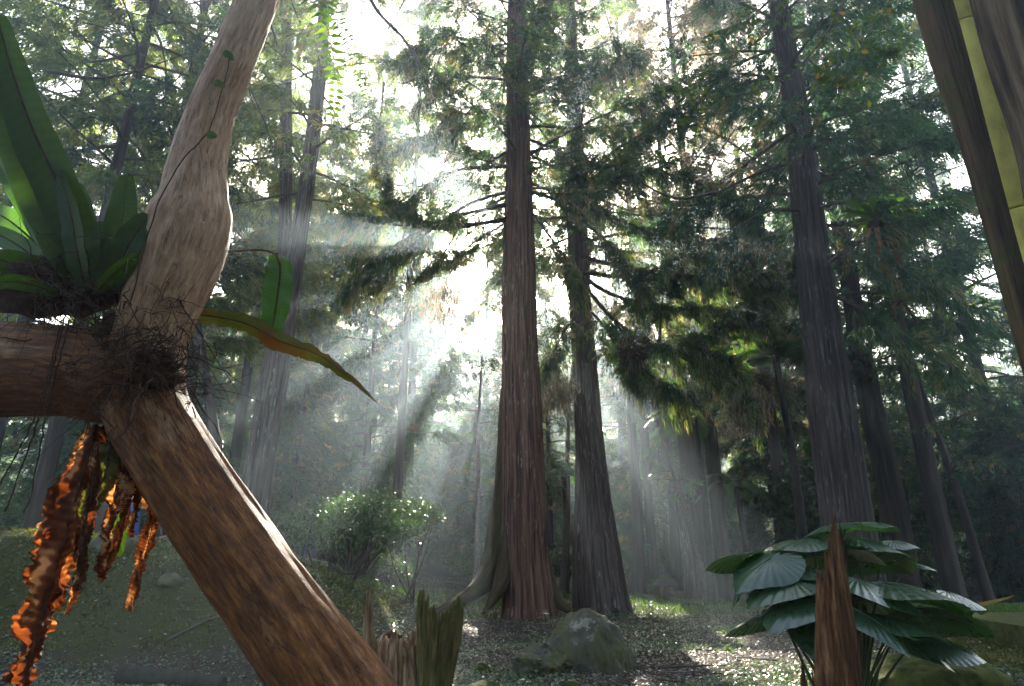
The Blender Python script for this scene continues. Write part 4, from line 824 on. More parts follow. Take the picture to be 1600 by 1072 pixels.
# stone steps with a mossy landing
st = thing('stone_steps', (7.6, 8.4, .1), 'low dark steps with a flat mossy landing at the lower right', 'steps')
def slab(name, x0, x1, y0, y1, z0, z1, mat, bev=.02):
    nx, ny = 40, 14; gx, gy = np.meshgrid(np.linspace(x0, x1, nx), np.linspace(y0, y1, ny), indexing='ij'); mb = MB()
    top = z1 + .012*fbm(gx*3, gy*3, 0, 3, 4); V = [np.stack([gx, gy, top], -1).reshape(-1, 3)]; mb.add(V[0], grid_faces(nx, ny)[:, ::-1])
    for (a, b_) in (((x0, y0), (x1, y0)), ((x1, y0), (x1, y1)), ((x1, y1), (x0, y1)), ((x0, y1), (x0, y0))):
        m = 40; X = np.linspace(a[0], b_[0], m); Y = np.linspace(a[1], b_[1], m); zz = np.linspace(z0, 1, 6); rows = []
        for q, f in enumerate(np.linspace(0, 1, 6)):
            o = .01*fbm(X*4, Y*4, f*2, 2, 9); rows.append(np.stack([X, Y - np.where(Y == y0, .0, 0) + (o if a[1] == b_[1] else 0), z0 + (z1 + .012*fbm(X*3, Y*3, 0, 3, 4) - z0)*f], -1))
        mb.add(np.array(rows).reshape(-1, 3), grid_faces(6, m))
    return mb.build(name, mat, st)
slab('landing', 6.72, 10.2, 8.62, 10.9, -.2, .56, M['moss'])
for k in range(3): slab('step', 6.78 + .05*k, 10.1, 8.30 - .31*k, 8.61 - .31*k, -.3, .42 - .14*k, M['log'])

# ------------------------------------------------------------------ elephant ear plants
HA = np.radians([0, 8, 20, 40, 70, 100, 125, 145, 160, 170, 176, 180]); HR = np.array([1.0, .93, .82, .70, .62, .58, .58, .57, .51, .39, .2, .05])
def taro_leaf(parent, c, yaw, size, pitch, roll, base, rng, wave=.02):
    nphi, nr = 234, 10; ph = np.linspace(-np.pi, np.pi, nphi); rr = np.linspace(0.02, 1, nr)
    rad = np.interp(np.abs(ph), HA, HR)*(1 + .014*np.cos(ph*26 + .4*np.sin(ph*3))); g = rr[:, None]*rad[None, :]
    x = g*np.cos(ph)[None, :]; y = g*np.sin(ph)[None, :]*1.05
    z = -.20*g**2 - .22*np.abs(y)**1.5 - .12*np.maximum(x, 0)**3 - .06*np.abs(y) + .0055*np.cos(ph*26 + .4*np.sin(ph*3))[None, :]*rr[:, None]**.8 + .03*np.sin(ph*3 + rng.uniform(0, 6))[None, :]*rr[:, None]**2 + .05*np.abs(y)**.5*.6
    V = np.stack([x, y, z], -1).reshape(-1, 3)*size
    cp, sp, cr, sr, cw, sw = math.cos(pitch), math.sin(pitch), math.cos(roll), math.sin(roll), math.cos(yaw), math.sin(yaw)
    Rx = np.array([[1, 0, 0], [0, cr, -sr], [0, sr, cr]]); Ry = np.array([[cp, 0, sp], [0, 1, 0], [-sp, 0, cp]]); Rz = np.array([[cw, -sw, 0], [sw, cw, 0], [0, 0, 1]])
    Mx = Rz @ Ry @ Rx; V = V @ Mx.T + c; mb = MB(); mb.add(V, grid_faces(nr, nphi)[:, ::-1], None, np.clip(rng.uniform(.2, .5) + .45*(np.cos(ph*26 + .4*np.sin(ph*3)) > .86)[None, :]*np.ones((nr, 1)), 0, 1).ravel()); o = mb.build('leaf', M['taro'], parent, smooth=True)
    m = base*.45 + c*.55 + np.array([0, 0, .12*np.linalg.norm(c-base)]); d = Mx @ np.array([-1, 0, -.2]); pb_ = MB()
    tube(pb_, smooth([base, m, c + d*.04], 20), np.linspace(.017, .007, 20), 7, cap=False)
    rib = MB(); L = np.linspace(0, .97, 10); tube(rib, (np.stack([L, 0*L, -.20*L**2 - .12*L**3 + .008], 1)*size) @ Mx.T + c, np.linspace(.006, .0015, 10)*size/.5, 5, cap=False); rib.build('midrib', M['stalk'], o, smooth=True)
    pb_.build('petiole', M['stalk'], parent, smooth=True); return o
LEFT = [  # px, py, Y, yaw(deg, 180 = tip to the left), size, pitch(deg, + = tip down), roll
    (1318, 818, 6.6, 185, .40, 6, 4), (1262, 842, 6.5, 178, .55, 4, 0), (1235, 868, 6.7, 190, .52, 12, 28), (1158, 868, 6.6, 180, .42, 8, 22), (1205, 872, 6.3, 200, .50, 30, -10), (1300, 872, 6.9, 185, .72, 4, 30),
    (1265, 888, 6.4, 170, .60, 6, 4), (1235, 905, 6.2, 195, .56, 26, -8), (1280, 900, 6.3, 188, .48, 10, 6), (1160, 912, 6.6, 215, .36, 50, 30), (1250, 936, 6.1, 196, .60, 24, -8), (1270, 920, 6.7, 160, .5, 14, 26), (1282, 960, 6.2, 225, .58, 48, -6), (1200, 962, 6.4, 182, .52, 10, 18), (1300, 846, 6.9, 150, .44, 2, 8), (1290, 985, 6.5, 250, .5, 55, 10)]
RIGHT = [(1480, 925, 6.7, 8, .5, 6, 6), (1420, 880, 7.2, 15, .42, 4, -8), (1455, 1000, 6.4, 340, .5, 16, 10), (1395, 845, 7.1, 355, .4, 4, 4), (1352, 816, 6.9, 5, .44, 4, -2), (1345, 842, 6.8, 10, .55, 6, -2), (1330, 858, 6.6, 350, .42, 10, -18), (1340, 905, 6.2, 330, .56, 24, 6), (1385, 912, 6.3, 2, .80, 4, -3), (1365, 865, 6.9, 30, .5, 8, -26), (1385, 962, 6.1, 345, .68, 20, 8), (1440, 955, 6.6, 352, .70, 14, -20), (1345, 930, 6.7, 20, .5, 20, -10), (1400, 990, 6.5, 320, .55, 40, 6), (1350, 960, 6.0, 300, .5, 45, 5)]
rng = np.random.default_rng(8)
for nm, lst, bp, lb in [('left', LEFT, (1300, 1080, 6.7), 'elephant ear plant with scalloped leaves spreading left of the tall pointed stump'), ('right', RIGHT, (1350, 1090, 6.9), 'elephant ear plant with flat leaves spreading right of the tall pointed stump')]:
    b = at(*bp); b[2] = float(hgt(b[0], b[1])) + .1; t = thing('elephant_ear', b, lb, 'plant')
    for (px, py, Y, yaw, s, pi_, ro) in lst: taro_leaf(t, at(px, py, Y), R(yaw + rng.uniform(-14, 14)), s*rng.uniform(.72, 1.08), R(pi_*.55 + rng.uniform(-5, 7)), R(ro + rng.uniform(-8, 8)), b + rng.normal(0, .05, 3)*[1, 1, 0], rng)
dl = MB(); strap(dl, [(1470, 948, 6.8), (1520, 946, 6.8), (1560, 938, 6.8), (1588, 930, 6.8)], 5, n=40, m=5, prof='strip', tone=.5); tag(dl.build('dry_leaf_blade', M['dryblade'], smooth=True), 'narrow curved yellow brown blade sticking out right of the elephant ear leaves', 'leaf')
# mossy bank under the right plants
for k, (px, py, Y, rd, sd, lb) in enumerate([(1440, 1010, 7.6, (.85, .6, .42), 31, 'moss covered mound of earth under the right elephant ear leaves'), (1365, 1068, 6.3, (.45, .3, .22), 32, 'small bright mossy hummock at the bottom edge right of the tall pointed stump')]):
    b = at(px, py, Y); rock('mossy_mound', lb, 'mound', b, rd, .35, 1.4, sd, M['moss'], 5)

# ------------------------------------------------------------------ shrub, saplings, thin trunks
rng = np.random.default_rng(14)
b = at(545, 925, 13.5); b[2] = float(hgt(b[0], b[1]))
c = at(545, 760, 13.5); shrub('round_shrub', b, (1.45, 1.2, .85), c[2] - b[2], 9000, .085, .045, M['broad'], rng, 'large round shrub with small glossy green leaves left of the light shaft', 'shrub', stems=16, ncl=110, flat=.9)
b = at(640, 915, 14.5); b[2] = float(hgt(b[0], b[1])); c = at(640, 775, 14.5)
shrub('small_shrub', b, (.62, .55, .42), c[2] - b[2], 2200, .085, .045, M['broad'], rng, 'thin stemmed small shrub at the right edge of the large round shrub', 'shrub', stems=6, ncl=40, flat=.9)
def thin_tree(px, py, Y, wpx, toppx, H, label, mat='greytwig', name='sapling', leaves=None):
    b = at(px, py, Y); b[2] = float(hgt(b[0], b[1])); tp = at(toppx, 600, Y); k = (tp[0]-b[0])/(tp[2]-b[2])
    P = smooth([b - [0, 0, .1], b + [k*H*.3 + .05, 0, H*.3], b + [k*H*.65 - .05, 0, H*.65], b + [k*H, 0, H]], 60); t = thing(name, b, label, 'tree')
    mb = MB(); w_ = wid(wpx, b)/2; tube(mb, P, np.linspace(w_*1.1, w_*.35, 60), 20, ridge_disp(.08, 5, .8, .2, .5)); mb.build('trunk', M[mat], t, smooth=True)
    lb = MB(); pts = []; nb = 16
    for q in range(nb):
        i = int(rng.integers(24, 58)); a = rng.uniform(0, 6.28); L = rng.uniform(.5, 1.6)*H/9; uu = np.linspace(0, 1, 6)[:, None]
        p = P[i] + np.array([math.cos(a), math.sin(a), .25])*L*uu - np.array([0, 0, .3*L])*uu**2; pts.append(p); tube(lb, p, np.linspace(w_*.25, .004, 6), 4, cap=False)
    lb.build('limb', M['twig'], t, smooth=True)
    A, D, L_, W_, tn = foliage(rng, pts, 9, .5, 16, .12, .05, tone0=.45); m = carve(A, rng); fb = MB(); blades(fb, A[m], D[m], side(D[m], rng), L_[m], W_[m], tn[m]); fb.build('crown', M[leaves or 'broad'], t); return t
thin_tree(742, 905, 21, 9, 752, 8, 'very thin pale sapling in the light shaft left of the middle cedar')
thin_tree(878, 900, 24, 11, 893, 8.5, 'thin dark sapling in the gap between the two middle trunks', 'twig')
thin_tree(998, 925, 25, 20, 985, 12, 'straight dark slender tree just right of the leaning grey cedar', 'far_bark', 'slender_tree')
thin_tree(1058, 935, 27, 17, 1040, 11, 'slender greyish tree behind the little pavilion', 'far_bark', 'slender_tree')
thin_tree(1110, 945, 19, 12, 1015, 8, 'thin crooked sapling leaning left in front of the pale multi stemmed trunk', 'twig')
thin_tree(345, 900, 17, 20, 322, 10, 'thin crooked trunk just right of the foreground trunk', 'far_bark', 'slender_tree')
thin_tree(1545, 930, 17, 14, 1440, 9, 'thin dark trunk leaning strongly to the left on the far right', 'far_bark', 'slender_tree')
for k, (px, tp, wp) in enumerate([(1468, 1440, 6), (1490, 1470, 8), (1522, 1500, 5), (1452, 1420, 7)]):
    thin_tree(px, 940, 21 + k, wp, tp, 5.5, ['second thin pale stem from the left in the shade behind the mossy landing', 'third thin pale stem from the left in the shade behind the mossy landing', 'rightmost thin pale stem in the shade behind the mossy landing', 'leftmost thin pale stem in the shade behind the mossy landing'][k])
# pale multi stemmed trunk right of the pavilion
P, r = pp([(1104, 950, 22, 48), (1098, 900, 22, 40), (1088, 800, 22, 35), (1075, 700, 22, 29), (1062, 600, 22, 24)]); P, r = straight_up(P, r, 18)
q = smooth(np.column_stack([P, r]), 140); t = thing('fluted_tree', P[0], 'pale grey fluted trunk like several stems fused together, right of the pavilion', 'tree'); mb = MB()
tube(mb, q[:, :3], q[:, 3], 60, ridge_disp(.10, 3.2, .2, .2, .8, 6, 5)); mb.build('trunk', M['far_bark'], t, smooth=True)
mb = MB(); P2 = smooth(np.column_stack(pp([(1082, 955, 21.6, 22), (1078, 880, 21.6, 18), (1060, 780, 21.6, 15), (1035, 690, 21.6, 12), (1020, 600, 21.5, 8)])), 60); tube(mb, P2[:, :3], P2[:, 3], 20, ridge_disp(.06, 4, .5, .2)); mb.build('stem', M['grey_bark'], t, smooth=True)

# ------------------------------------------------------------------ epiphytes and hanging branches
def rosette(px, py, Y, L, n, mat, label, dead=0, name='epiphyte_fern', up=.8):
    c = at(px, py, Y); t = thing(name, c, label, 'fern')
    for k in range(n + dead):
        a = k*2.399 + rng.uniform(-.3, .3); l = L*rng.uniform(.65, 1.1); d = np.array([math.cos(a), math.sin(a)*.8, 0]); u = np.linspace(0, 1, 12)[:, None]
        hh = rng.uniform(.5, 1)*up if k < n else rng.uniform(-.1, .2)
        P = c + d*l*u*(.8 if k < n else .5) + np.array([0, 0, 1])*l*(hh*u*1.2 - (.55 if k < n else .9)*u**2); S = nrm(np.cross(nrm(np.gradient(P, axis=0)), [0, 0, 1.0])); uu = np.linspace(0, 1, 12)
        w_ = l*.075*np.sin(np.pi*np.clip(uu*.9+.08, 0, 1))**.6; N_ = np.array([0, 0, 1.0]); v = np.array([-1, 0, 1])
        G = P[:, None, :] + S[:, None, :]*(v[None, :]*w_[:, None])[:, :, None] + N_*(np.abs(v)[None, :]*w_[:, None]*.35)[:, :, None]
        mb = MB(); mb.add(G.reshape(-1, 3), grid_faces(12, 3), None, rng.uniform(.1, .9)); mb.build('frond' if k < n else 'dead_frond', M[mat] if k < n else M['deadfrond'], t, smooth=True)
    mb = MB(); lump(mb, c - [0, 0, .06*L], (L*.16, L*.14, L*.14), .3, 2.5, 5); mb.build('root_mass', M['root'], t, smooth=True); return t
rosette(1368, 350, 11.3, 1.0, 26, 'brightfern', 'bright green epiphyte fern with red brown dead fronds beside the thick brown cedar', 9)
rosette(968, 262, 14.0, .75, 16, 'nestfern', 'left dark spiky epiphyte fern of two on the high bough', 0)
rosette(1042, 258, 14.0, .60, 14, 'brightfern', 'right smaller spiky epiphyte fern of two on the high bough', 0)
rosette(1400, 470, 11.0, .55, 12, 'nestfern', 'dark epiphyte fern in the shade below the bright epiphyte fern', 2)
c = at(990, 545, 14.2); t = thing('epiphyte_clump', c, 'black clump of epiphyte roots on the drooping bough of the leaning grey cedar', 'epiphyte')
mb = MB(); lump(mb, c, (.36, .25, .30), .55, 2.2, 9); lump(mb, c + [.2, 0, .16], (.2, .2, .14), .5, 2.5, 10)
for k in range(90):
    d = nrm(rng.normal(0, 1, 3) + [0, 0, -.3]); uu = np.linspace(0, 1, 5)[:, None]; tube(mb, c + d*.22 + d*rng.uniform(.1, .35)*uu + np.array([0, 0, -.25])*uu**2, np.linspace(.012, .004, 5), 4, cap=False)
mb.build('root_mass', M['root'], t, smooth=True)
mb = MB(); d = randu(rng, 90); blades(mb, c + d*.2, nrm(d + [.3, 0, .2]), side(d, rng), .35, .035, rng.random(90)); mb.build('foliage', M['broad'], t)
def brown_tuft(px, py, Y, label, n=1500, h=.75, wd=.42):
    c = at(px, py, Y); mb = MB(); P = c + rng.normal(0, 1, (n, 3))*[wd*.5, wd*.4, .12] - np.array([0, 0, 1])*(rng.random(n)*h)[:, None]
    D = nrm(rng.normal(0, .28, (n, 3)) + [0, 0, -1]); blades(mb, P, D, side(D, rng), .20, .028, np.clip(rng.normal(.75, .15, n), 0, 1)); return tag(mb.build('hanging_dead_foliage', M['cedar_pale']), label, 'foliage')
brown_tuft(1162, 610, 13.5, 'hanging tan tuft of dead needles at the end of the drooping bough')
brown_tuft(872, 590, 16, 'pale tuft of needles hanging between the two middle trunks', 900)
brown_tuft(700, 445, 15, 'pale tuft of backlit needles hanging left of the middle cedar', 900, .9, .8)

def leafy_branch(paths, nl, ll, label, name='leafy_branch', mat='twigleaf', r0=.018, barkm='twig', tone=.4):
    t = thing(name, at(*paths[0][0]), label, 'branch'); mb = MB(); lb = MB()
    for pts in paths:
        P = smooth([at(*q) for q in pts], 40); tube(mb, P, np.linspace(r0*(1 if pts is paths[0] else .45), .003, 40), 6)
        if not nl: continue
        tw = []
        for q in range(9):
            i = int(rng.integers(6, 39)); d = nrm(np.gradient(P, axis=0)[i] + rng.normal(0, .6, 3)*np.linalg.norm(np.gradient(P, axis=0)[i])*1.2); p = P[i] + d*rng.uniform(.2, .6)*np.linspace(0, 1, 8)[:, None] + np.array([0, 0, -.12])*np.linspace(0, 1, 8)[:, None]**2
            tube(mb, p, np.linspace(.005, .002, 8), 4, cap=False); tw.append(p)
        A = np.vstack([P[8:]] + tw); i = rng.integers(0, len(A), nl); D = nrm(rng.normal(0, .8, (nl, 3)) + [0, 0, -.35])
        S = side(D, rng); blades(lb, A[i] + rng.normal(0, .02, (nl, 3)), D, S, ll*rng.uniform(.6, 1.2, nl), ll*.5, np.clip(rng.normal(tone, .18, nl) + .6*(rng.random(nl) < .06), 0, 1))
    mb.build('twig', M[barkm], t, smooth=True)
    if nl: lb.build('foliage', M[mat], t)
    return t
leafy_branch([[(1345, -60, 7.2), (1310, 20, 7.2), (1262, 90, 7.2), (1190, 140, 7.2), (1110, 152, 7.2), (1070, 145, 7.2)], [(1310, 20, 7.2), (1345, 60, 7.2), (1380, 80, 7.1), (1400, 78, 7.1)], [(1262, 90, 7.2), (1290, 120, 7.1), (1340, 125, 7.0)]], 170, .12, 'leafy branch with green and yellowing leaves hanging in at the upper right')
leafy_branch([[(1260, -60, 7.6), (1225, 0, 7.6), (1190, 60, 7.6), (1120, 100, 7.6), (1090, 130, 7.6)], [(1225, 0, 7.6), (1150, 40, 7.5), (1100, 60, 7.5)], [(1400, -40, 7.4), (1380, 20, 7.4), (1330, 50, 7.4)]], 130, .11, 'sparser leafy twig with small green leaves left of the yellowing branch')
leafy_branch([[(760, -50, 8), (800, 30, 8), (850, 60, 8), (920, 70, 8)], [(920, -50, 8.2), (880, 20, 8.2), (830, 40, 8.2)], [(930, -40, 8.2), (960, 60, 8.2), (1000, 110, 8.2), (1030, 180, 8.2)]], 34, .09, 'thin branch with a few bright leaves across the top of the middle cedar')
leafy_branch([[(560, -60, 9), (585, 10, 9), (630, 60, 9), (655, 105, 9), (640, 128, 9), (600, 128, 9)], [(600, 128, 9), (594, 190, 9), (588, 260, 9), (604, 310, 9)], [(640, 70, 9), (672, 130, 9), (690, 190, 9), (720, 220, 9)], [(650, -40, 9), (610, 40, 9), (560, 90, 9)]], 0, 0, 'bare grey woody vine curling down at the top left of the middle cedar', 'woody_vine', r0=.045, barkm='greytwig')
leafy_branch([[(1120, 300, 9), (1060, 310, 9), (1010, 290, 9), (990, 270, 9)], [(1180, 250, 9), (1120, 210, 9), (1060, 190, 9), (1020, 200, 9)], [(1150, 200, 9), (1110, 260, 9), (1090, 300, 9)]], 0, 0, 'bare dark twigs curving across the white sky gap right of centre', 'bare_branch', r0=.03)
leafy_branch([[(70, 110, 8), (140, 122, 8), (200, 115, 8), (260, 95, 8), (300, 80, 8)], [(130, 35, 8), (180, 50, 8), (230, 90, 8), (300, 148, 8)]], 0, 0, 'bare dark bough crossing the foliage left of the foreground trunk', 'bare_branch', r0=.03)
leafy_branch([[(410, 0, 9), (430, 60, 9), (432, 75, 9)], [(385, 120, 9), (400, 170, 9), (440, 195, 9)], [(392, 140, 9), (420, 210, 9), (438, 285, 9)]], 0, 0, 'bare crooked twigs beside the upper foreground trunk', 'bare_branch', r0=.028)

# ------------------------------------------------------------------ little pavilion, roofed notice post
def prism(mb, lo, hi):
    lo, hi = np.array(lo), np.array(hi); V = np.array([(x, y, z) for x in (lo[0], hi[0]) for y in (lo[1], hi[1]) for z in (lo[2], hi[2])]); mb.add(V, [(0, 1, 3, 2), (4, 6, 7, 5), (0, 4, 5, 1), (2, 3, 7, 6), (0, 2, 6, 4), (1, 5, 7, 3)])
def hip(mb, c, hx, hy, z0, h, th=.08, ridge=.4):
    x, y = c; V = np.array([(x-hx, y-hy, z0), (x+hx, y-hy, z0), (x+hx, y+hy, z0), (x-hx, y+hy, z0), (x-hx*ridge, y, z0+h), (x+hx*ridge, y, z0+h)]); W = V - [0, 0, th]
    mb.add(np.vstack([V, W[:4]]), [(0, 1, 5, 4), (2, 3, 4, 5), (0, 6, 7, 1), (1, 7, 8, 2), (2, 8, 9, 3), (3, 9, 6, 0), (6, 9, 8, 7)], [(1, 2, 5), (3, 0, 4)])
p = at(1040, 925, 32); gz = float(hgt(p[0], p[1])); t = thing('pavilion', (p[0], p[1], gz), 'small far pavilion with low grey hip roof and reddish wall', 'pavilion')
zt = at(1040, 915, 32)[2]; mb = MB(); prism(mb, (p[0]-.85, p[1]-.7, gz-.6), (p[0]+.85, p[1]+.7, zt)); mb.build('wall', M['redwall'], t)
mb = MB(); hip(mb, (p[0], p[1]), 1.25, 1.1, zt, at(1040, 896, 32)[2]-zt); mb.build('roof', M['greyroof'], t)
p = at(1043, 950, 21); gz = float(hgt(p[0], p[1])); t = thing('notice_post', (p[0], p[1], gz), 'dark wooden notice post with its own little pitched roof in front of the pavilion', 'sign')
mb = MB(); z1 = at(1043, 914, 21)[2]; z2 = at(1043, 901, 21)[2]; prism(mb, (p[0]-.09, p[1]-.09, gz-.3), (p[0]+.09, p[1]+.09, z1)); mb.build('post', M['log'], t)
mb = MB(); prism(mb, (p[0]-.2, p[1]-.05, z1-.28), (p[0]+.2, p[1]-.1+.02, z1-.02)); mb.build('board', M['redwall'], t)
mb = MB(); hip(mb, (p[0], p[1]), .36, .30, z1, z2-z1, .04, .5); mb.build('roof', M['log'], t)

# ------------------------------------------------------------------ people
def skin(name, pts, edges, rad, mat, parent, sub=2):
    me = bpy.data.meshes.new(name); me.from_pydata([tuple(map(float, p)) for p in pts], edges, []); o = bpy.data.objects.new(name, me); sc.collection.objects.link(o)
    o.modifiers.new('s', 'SKIN'); lay = me.skin_vertices[0].data
    for k, v in enumerate(rad): lay[k].radius = (v, v) if np.isscalar(v) else v
    lay[0].use_root = True
    s = o.modifiers.new('d', 'SUBSURF'); s.levels = s.render_levels = sub
    dg = bpy.context.evaluated_depsgraph_get(); m2 = bpy.data.meshes.new_from_object(o.evaluated_get(dg)); bpy.data.objects.remove(o)
    m2.materials.clear(); m2.materials.append(mat)
    for pl in m2.polygons: pl.use_smooth = True
    o = bpy.data.objects.new(name, m2); sc.collection.objects.link(o); o.parent = parent; return o
def person(px, py, Y, h, yaw, label, top, low, hairm, bend=0., arm=.4, hatm=None, skinm='skin', pack=None, stride=.12):
    """standing figure of height h; bend leans the torso forward (radians); faces +x before yaw"""
    b = at(px, py, Y); b[2] = float(hgt(b[0], b[1])); t = thing('person', b, label, 'person'); t.rotation_euler = (0, 0, yaw); s = h/1.7
    cb, sb_ = math.cos(bend), math.sin(bend)
    def tor(x, y, z): return np.array([(x*cb + z*sb_), y, .92 + (z*cb - x*sb_)])*s
    pel = np.array([0, 0, .92])*s; ch = tor(0, 0, .36); nk = tor(.01, 0, .54); hd0 = tor(.04, 0, .62); hd1 = tor(.05, 0, .74)
    J = [pel, tor(0, 0, .18), ch, nk, hd0, hd1, tor(.13, 0, .665)]; Rd = [.125, .115, .13, .05, .075, .085, .012]; E = [(0, 1), (1, 2), (2, 3), (3, 4), (4, 5), (4, 6)]
    arms = {}
    for sg in (-1, 1):
        sh = tor(0, sg*.17, .46); el = sh + np.array([math.sin(arm)*.26, sg*.05, -math.cos(arm)*.26])*s; wr = el + np.array([math.sin(arm+.6)*.24, 0, -math.cos(arm+.6)*.24])*s; hdp = wr + np.array([.07, -sg*.01, -.03])*s
        k = len(J); J += [sh, el, wr, hdp]; Rd += [.058, .042, .03, .036]; E += [(2, k), (k, k+1), (k+1, k+2), (k+2, k+3)]
        for f in range(4): J.append(hdp + np.array([.07 - .008*abs(f-1), (f-1.5)*.02, -.035])*s); Rd.append(.009); E.append((k+3, len(J)-1))
        J.append(hdp + np.array([.035, -sg*.045, 0])*s); Rd.append(.010); E.append((k+3, len(J)-1)); arms[sg] = (sh, el, wr)
    legs = {}
    for sg in (-1, 1):
        hp = pel + np.array([0, sg*.09, -.04])*s; kn = np.array([.03 + sg*stride*.5, sg*.1, .48])*s; an = np.array([sg*stride, sg*.1, .07])*s; to = an + np.array([.15, sg*.02, -.04])*s
        k = len(J); J += [hp, kn, an, to]; Rd += [.085, .06, .042, .035]; E += [(0, k), (k, k+1), (k+1, k+2), (k+2, k+3)]; legs[sg] = (hp, kn, an)
    skin('body', J, E, [v*s for v in Rd], M[skinm], t)
    a, b2 = arms[-1], arms[1]
    skin('shirt', [tor(0, 0, -.02), tor(0, 0, .2), ch, tor(0, 0, .47), a[0], a[1], a[1]*.4+a[2]*.6, b2[0], b2[1], b2[1]*.4+b2[2]*.6], [(0, 1), (1, 2), (2, 3), (2, 4), (4, 5), (5, 6), (2, 7), (7, 8), (8, 9)], [v*s for v in (.15, .145, .16, .085, .075, .06, .052, .075, .06, .052)], M[top], t)
    l, rr = legs[-1], legs[1]
    skin('trousers', [pel + [0, 0, .06*s], pel - [0, 0, .02*s], l[0], l[1], l[2], rr[0], rr[1], rr[2]], [(0, 1), (1, 2), (2, 3), (3, 4), (1, 5), (5, 6), (6, 7)], [v*s for v in (.14, .14, .105, .078, .062, .105, .078, .062)], M[low], t)
    mb = MB(); c = hd1*.55 + hd0*.45 + (nk-hd1)*.0; V = IV*np.array([.105, .092, .11])*s; V = V[:, :]; keep = (IV[:, 2] > .15) | (IV[:, 0] < -.15)
    T = IT[keep[IT].all(1)]; up = nrm(hd1-hd0); V = V + (hd1*.7+hd0*.3) + np.array([-.012, 0, .012])*s; mb.add(V, None, T); mb.build('hair', M[hairm], t, smooth=True, world=False)
    for sg in (-1, 1):
        mb = MB(); lump(mb, hd1*.6 + hd0*.4 + np.array([.082*cb, sg*.032, -.0])*s, (.008*s, .011*s, .008*s), 0); mb.build('eye', M['root'], t, smooth=True, world=False)
    if hatm:
        mb = MB(); cc = hd1 + np.array([0, 0, .03])*s; th = np.linspace(0, 2*np.pi, 24, endpoint=False); prof = [(.10, -.02), (.12, -.03), (.17, -.035), (.17, -.028), (.105, -.01), (.10, .05), (.07, .085), (.0, .095)]
        G = np.array([[(rq*math.cos(x), rq*math.sin(x), zq) for x in th] for rq, zq in prof])*s + cc; i = np.arange(len(prof)-1)[:, None]; j = np.arange(24)[None, :]
        mb.add(G.reshape(-1, 3), np.stack([i*24+j, i*24+(j+1) % 24, (i+1)*24+(j+1) % 24, (i+1)*24+j], -1).reshape(-1, 4)); mb.build('hat', M[hatm], t, smooth=True, world=False)
    if pack:
        mb = MB(); lump(mb, tor(-.2, 0, .26), (.10*s, .15*s, .22*s), .1); mb.build('backpack', M[pack], t, smooth=True, world=False)
    return t
person(197, 872, 15.5, 1.62, R(180), 'walker in white hat and pale blue top behind the mossy bank', 'cloth_pale', 'cloth_blue', 'hair', .15, .5, 'cloth_white')
person(244, 872, 15.8, 1.66, R(200), 'stooping walker in a pale lilac shirt and no hat behind the mossy bank', 'cloth_lilac', 'cloth_navy', 'hair', .55, .2)
person(480, 905, 17, 1.45, R(170), 'dark haired walker in a white top with a dark bag beside the large round shrub', 'cloth_lilac', 'cloth_navy', 'hair', .2, .3, None, 'skin', 'root')
person(1137, 952, 24, 1.62, R(120), 'walker in a red top and dark trousers right of the fluted trunk', 'cloth_red', 'cloth_navy', 'hair', .05, .3)

# ------------------------------------------------------------------ fallen twigs and seedlings on the floor
rng = np.random.default_rng(91)
for k in range(26):
    y = rng.uniform(7, 17); x = rng.uniform(-.32, .42)*y; a = rng.uniform(0, 3.14); L = rng.uniform(.3, 1.1); u = np.linspace(-.5, .5, 9)
    P = np.stack([x + math.cos(a)*L*u + .05*L*np.sin(u*7 + k), y + math.sin(a)*L*u, 0*u], 1); P[:, 2] = hgt(P[:, 0], P[:, 1]) + .035 + .03*np.abs(u)
    mb = MB(); tube(mb, P, np.linspace(.013, .005, 9)*rng.uniform(.7, 1.5), 6)
    q = P[4]; d = np.array([math.cos(a+.8), math.sin(a+.8), .25])*L*.35; tube(mb, q + d*np.linspace(0, 1, 5)[:, None], np.linspace(.007, .002, 5), 5)
    tag(mb.build('fallen_twig', M['twig' if k % 3 else 'greytwig'], smooth=True), 'small dead twig lying among the fallen leaves on the forest floor', 'twig', 'fallen twigs on the forest floor')
for k in range(34):
    y = rng.uniform(8.5, 21); x = rng.uniform(-.25, .62)*y
    if abs(x) < 1.6 and 14 < y < 19: continue
    b = np.array([x, y, float(hgt(x, y))]); t = thing('seedling', b, 'small leafy seedling sprouting from the forest floor', 'plant', 'seedlings on the forest floor'); h = rng.uniform(.15, .5); n = int(rng.integers(10, 26))
    mb = MB(); tube(mb, b + np.array([rng.normal(0, .05), rng.normal(0, .05), 1.0])*h*np.linspace(0, 1, 6)[:, None], np.linspace(.006, .002, 6), 5); mb.build('stem', M['stalk'], t)
    D = nrm(rng.normal(0, 1, (n, 3))*[1, 1, .25]); mb = MB(); blades(mb, b + np.array([0, 0, 1])*(h*rng.uniform(.3, 1, n))[:, None], D, nrm(np.cross(D, [0, 0, 1.]) + rng.normal(0, .2, (n, 3))), rng.uniform(.08, .17, n), .055, rng.random(n)); mb.build('leaves', M['broad'], t)
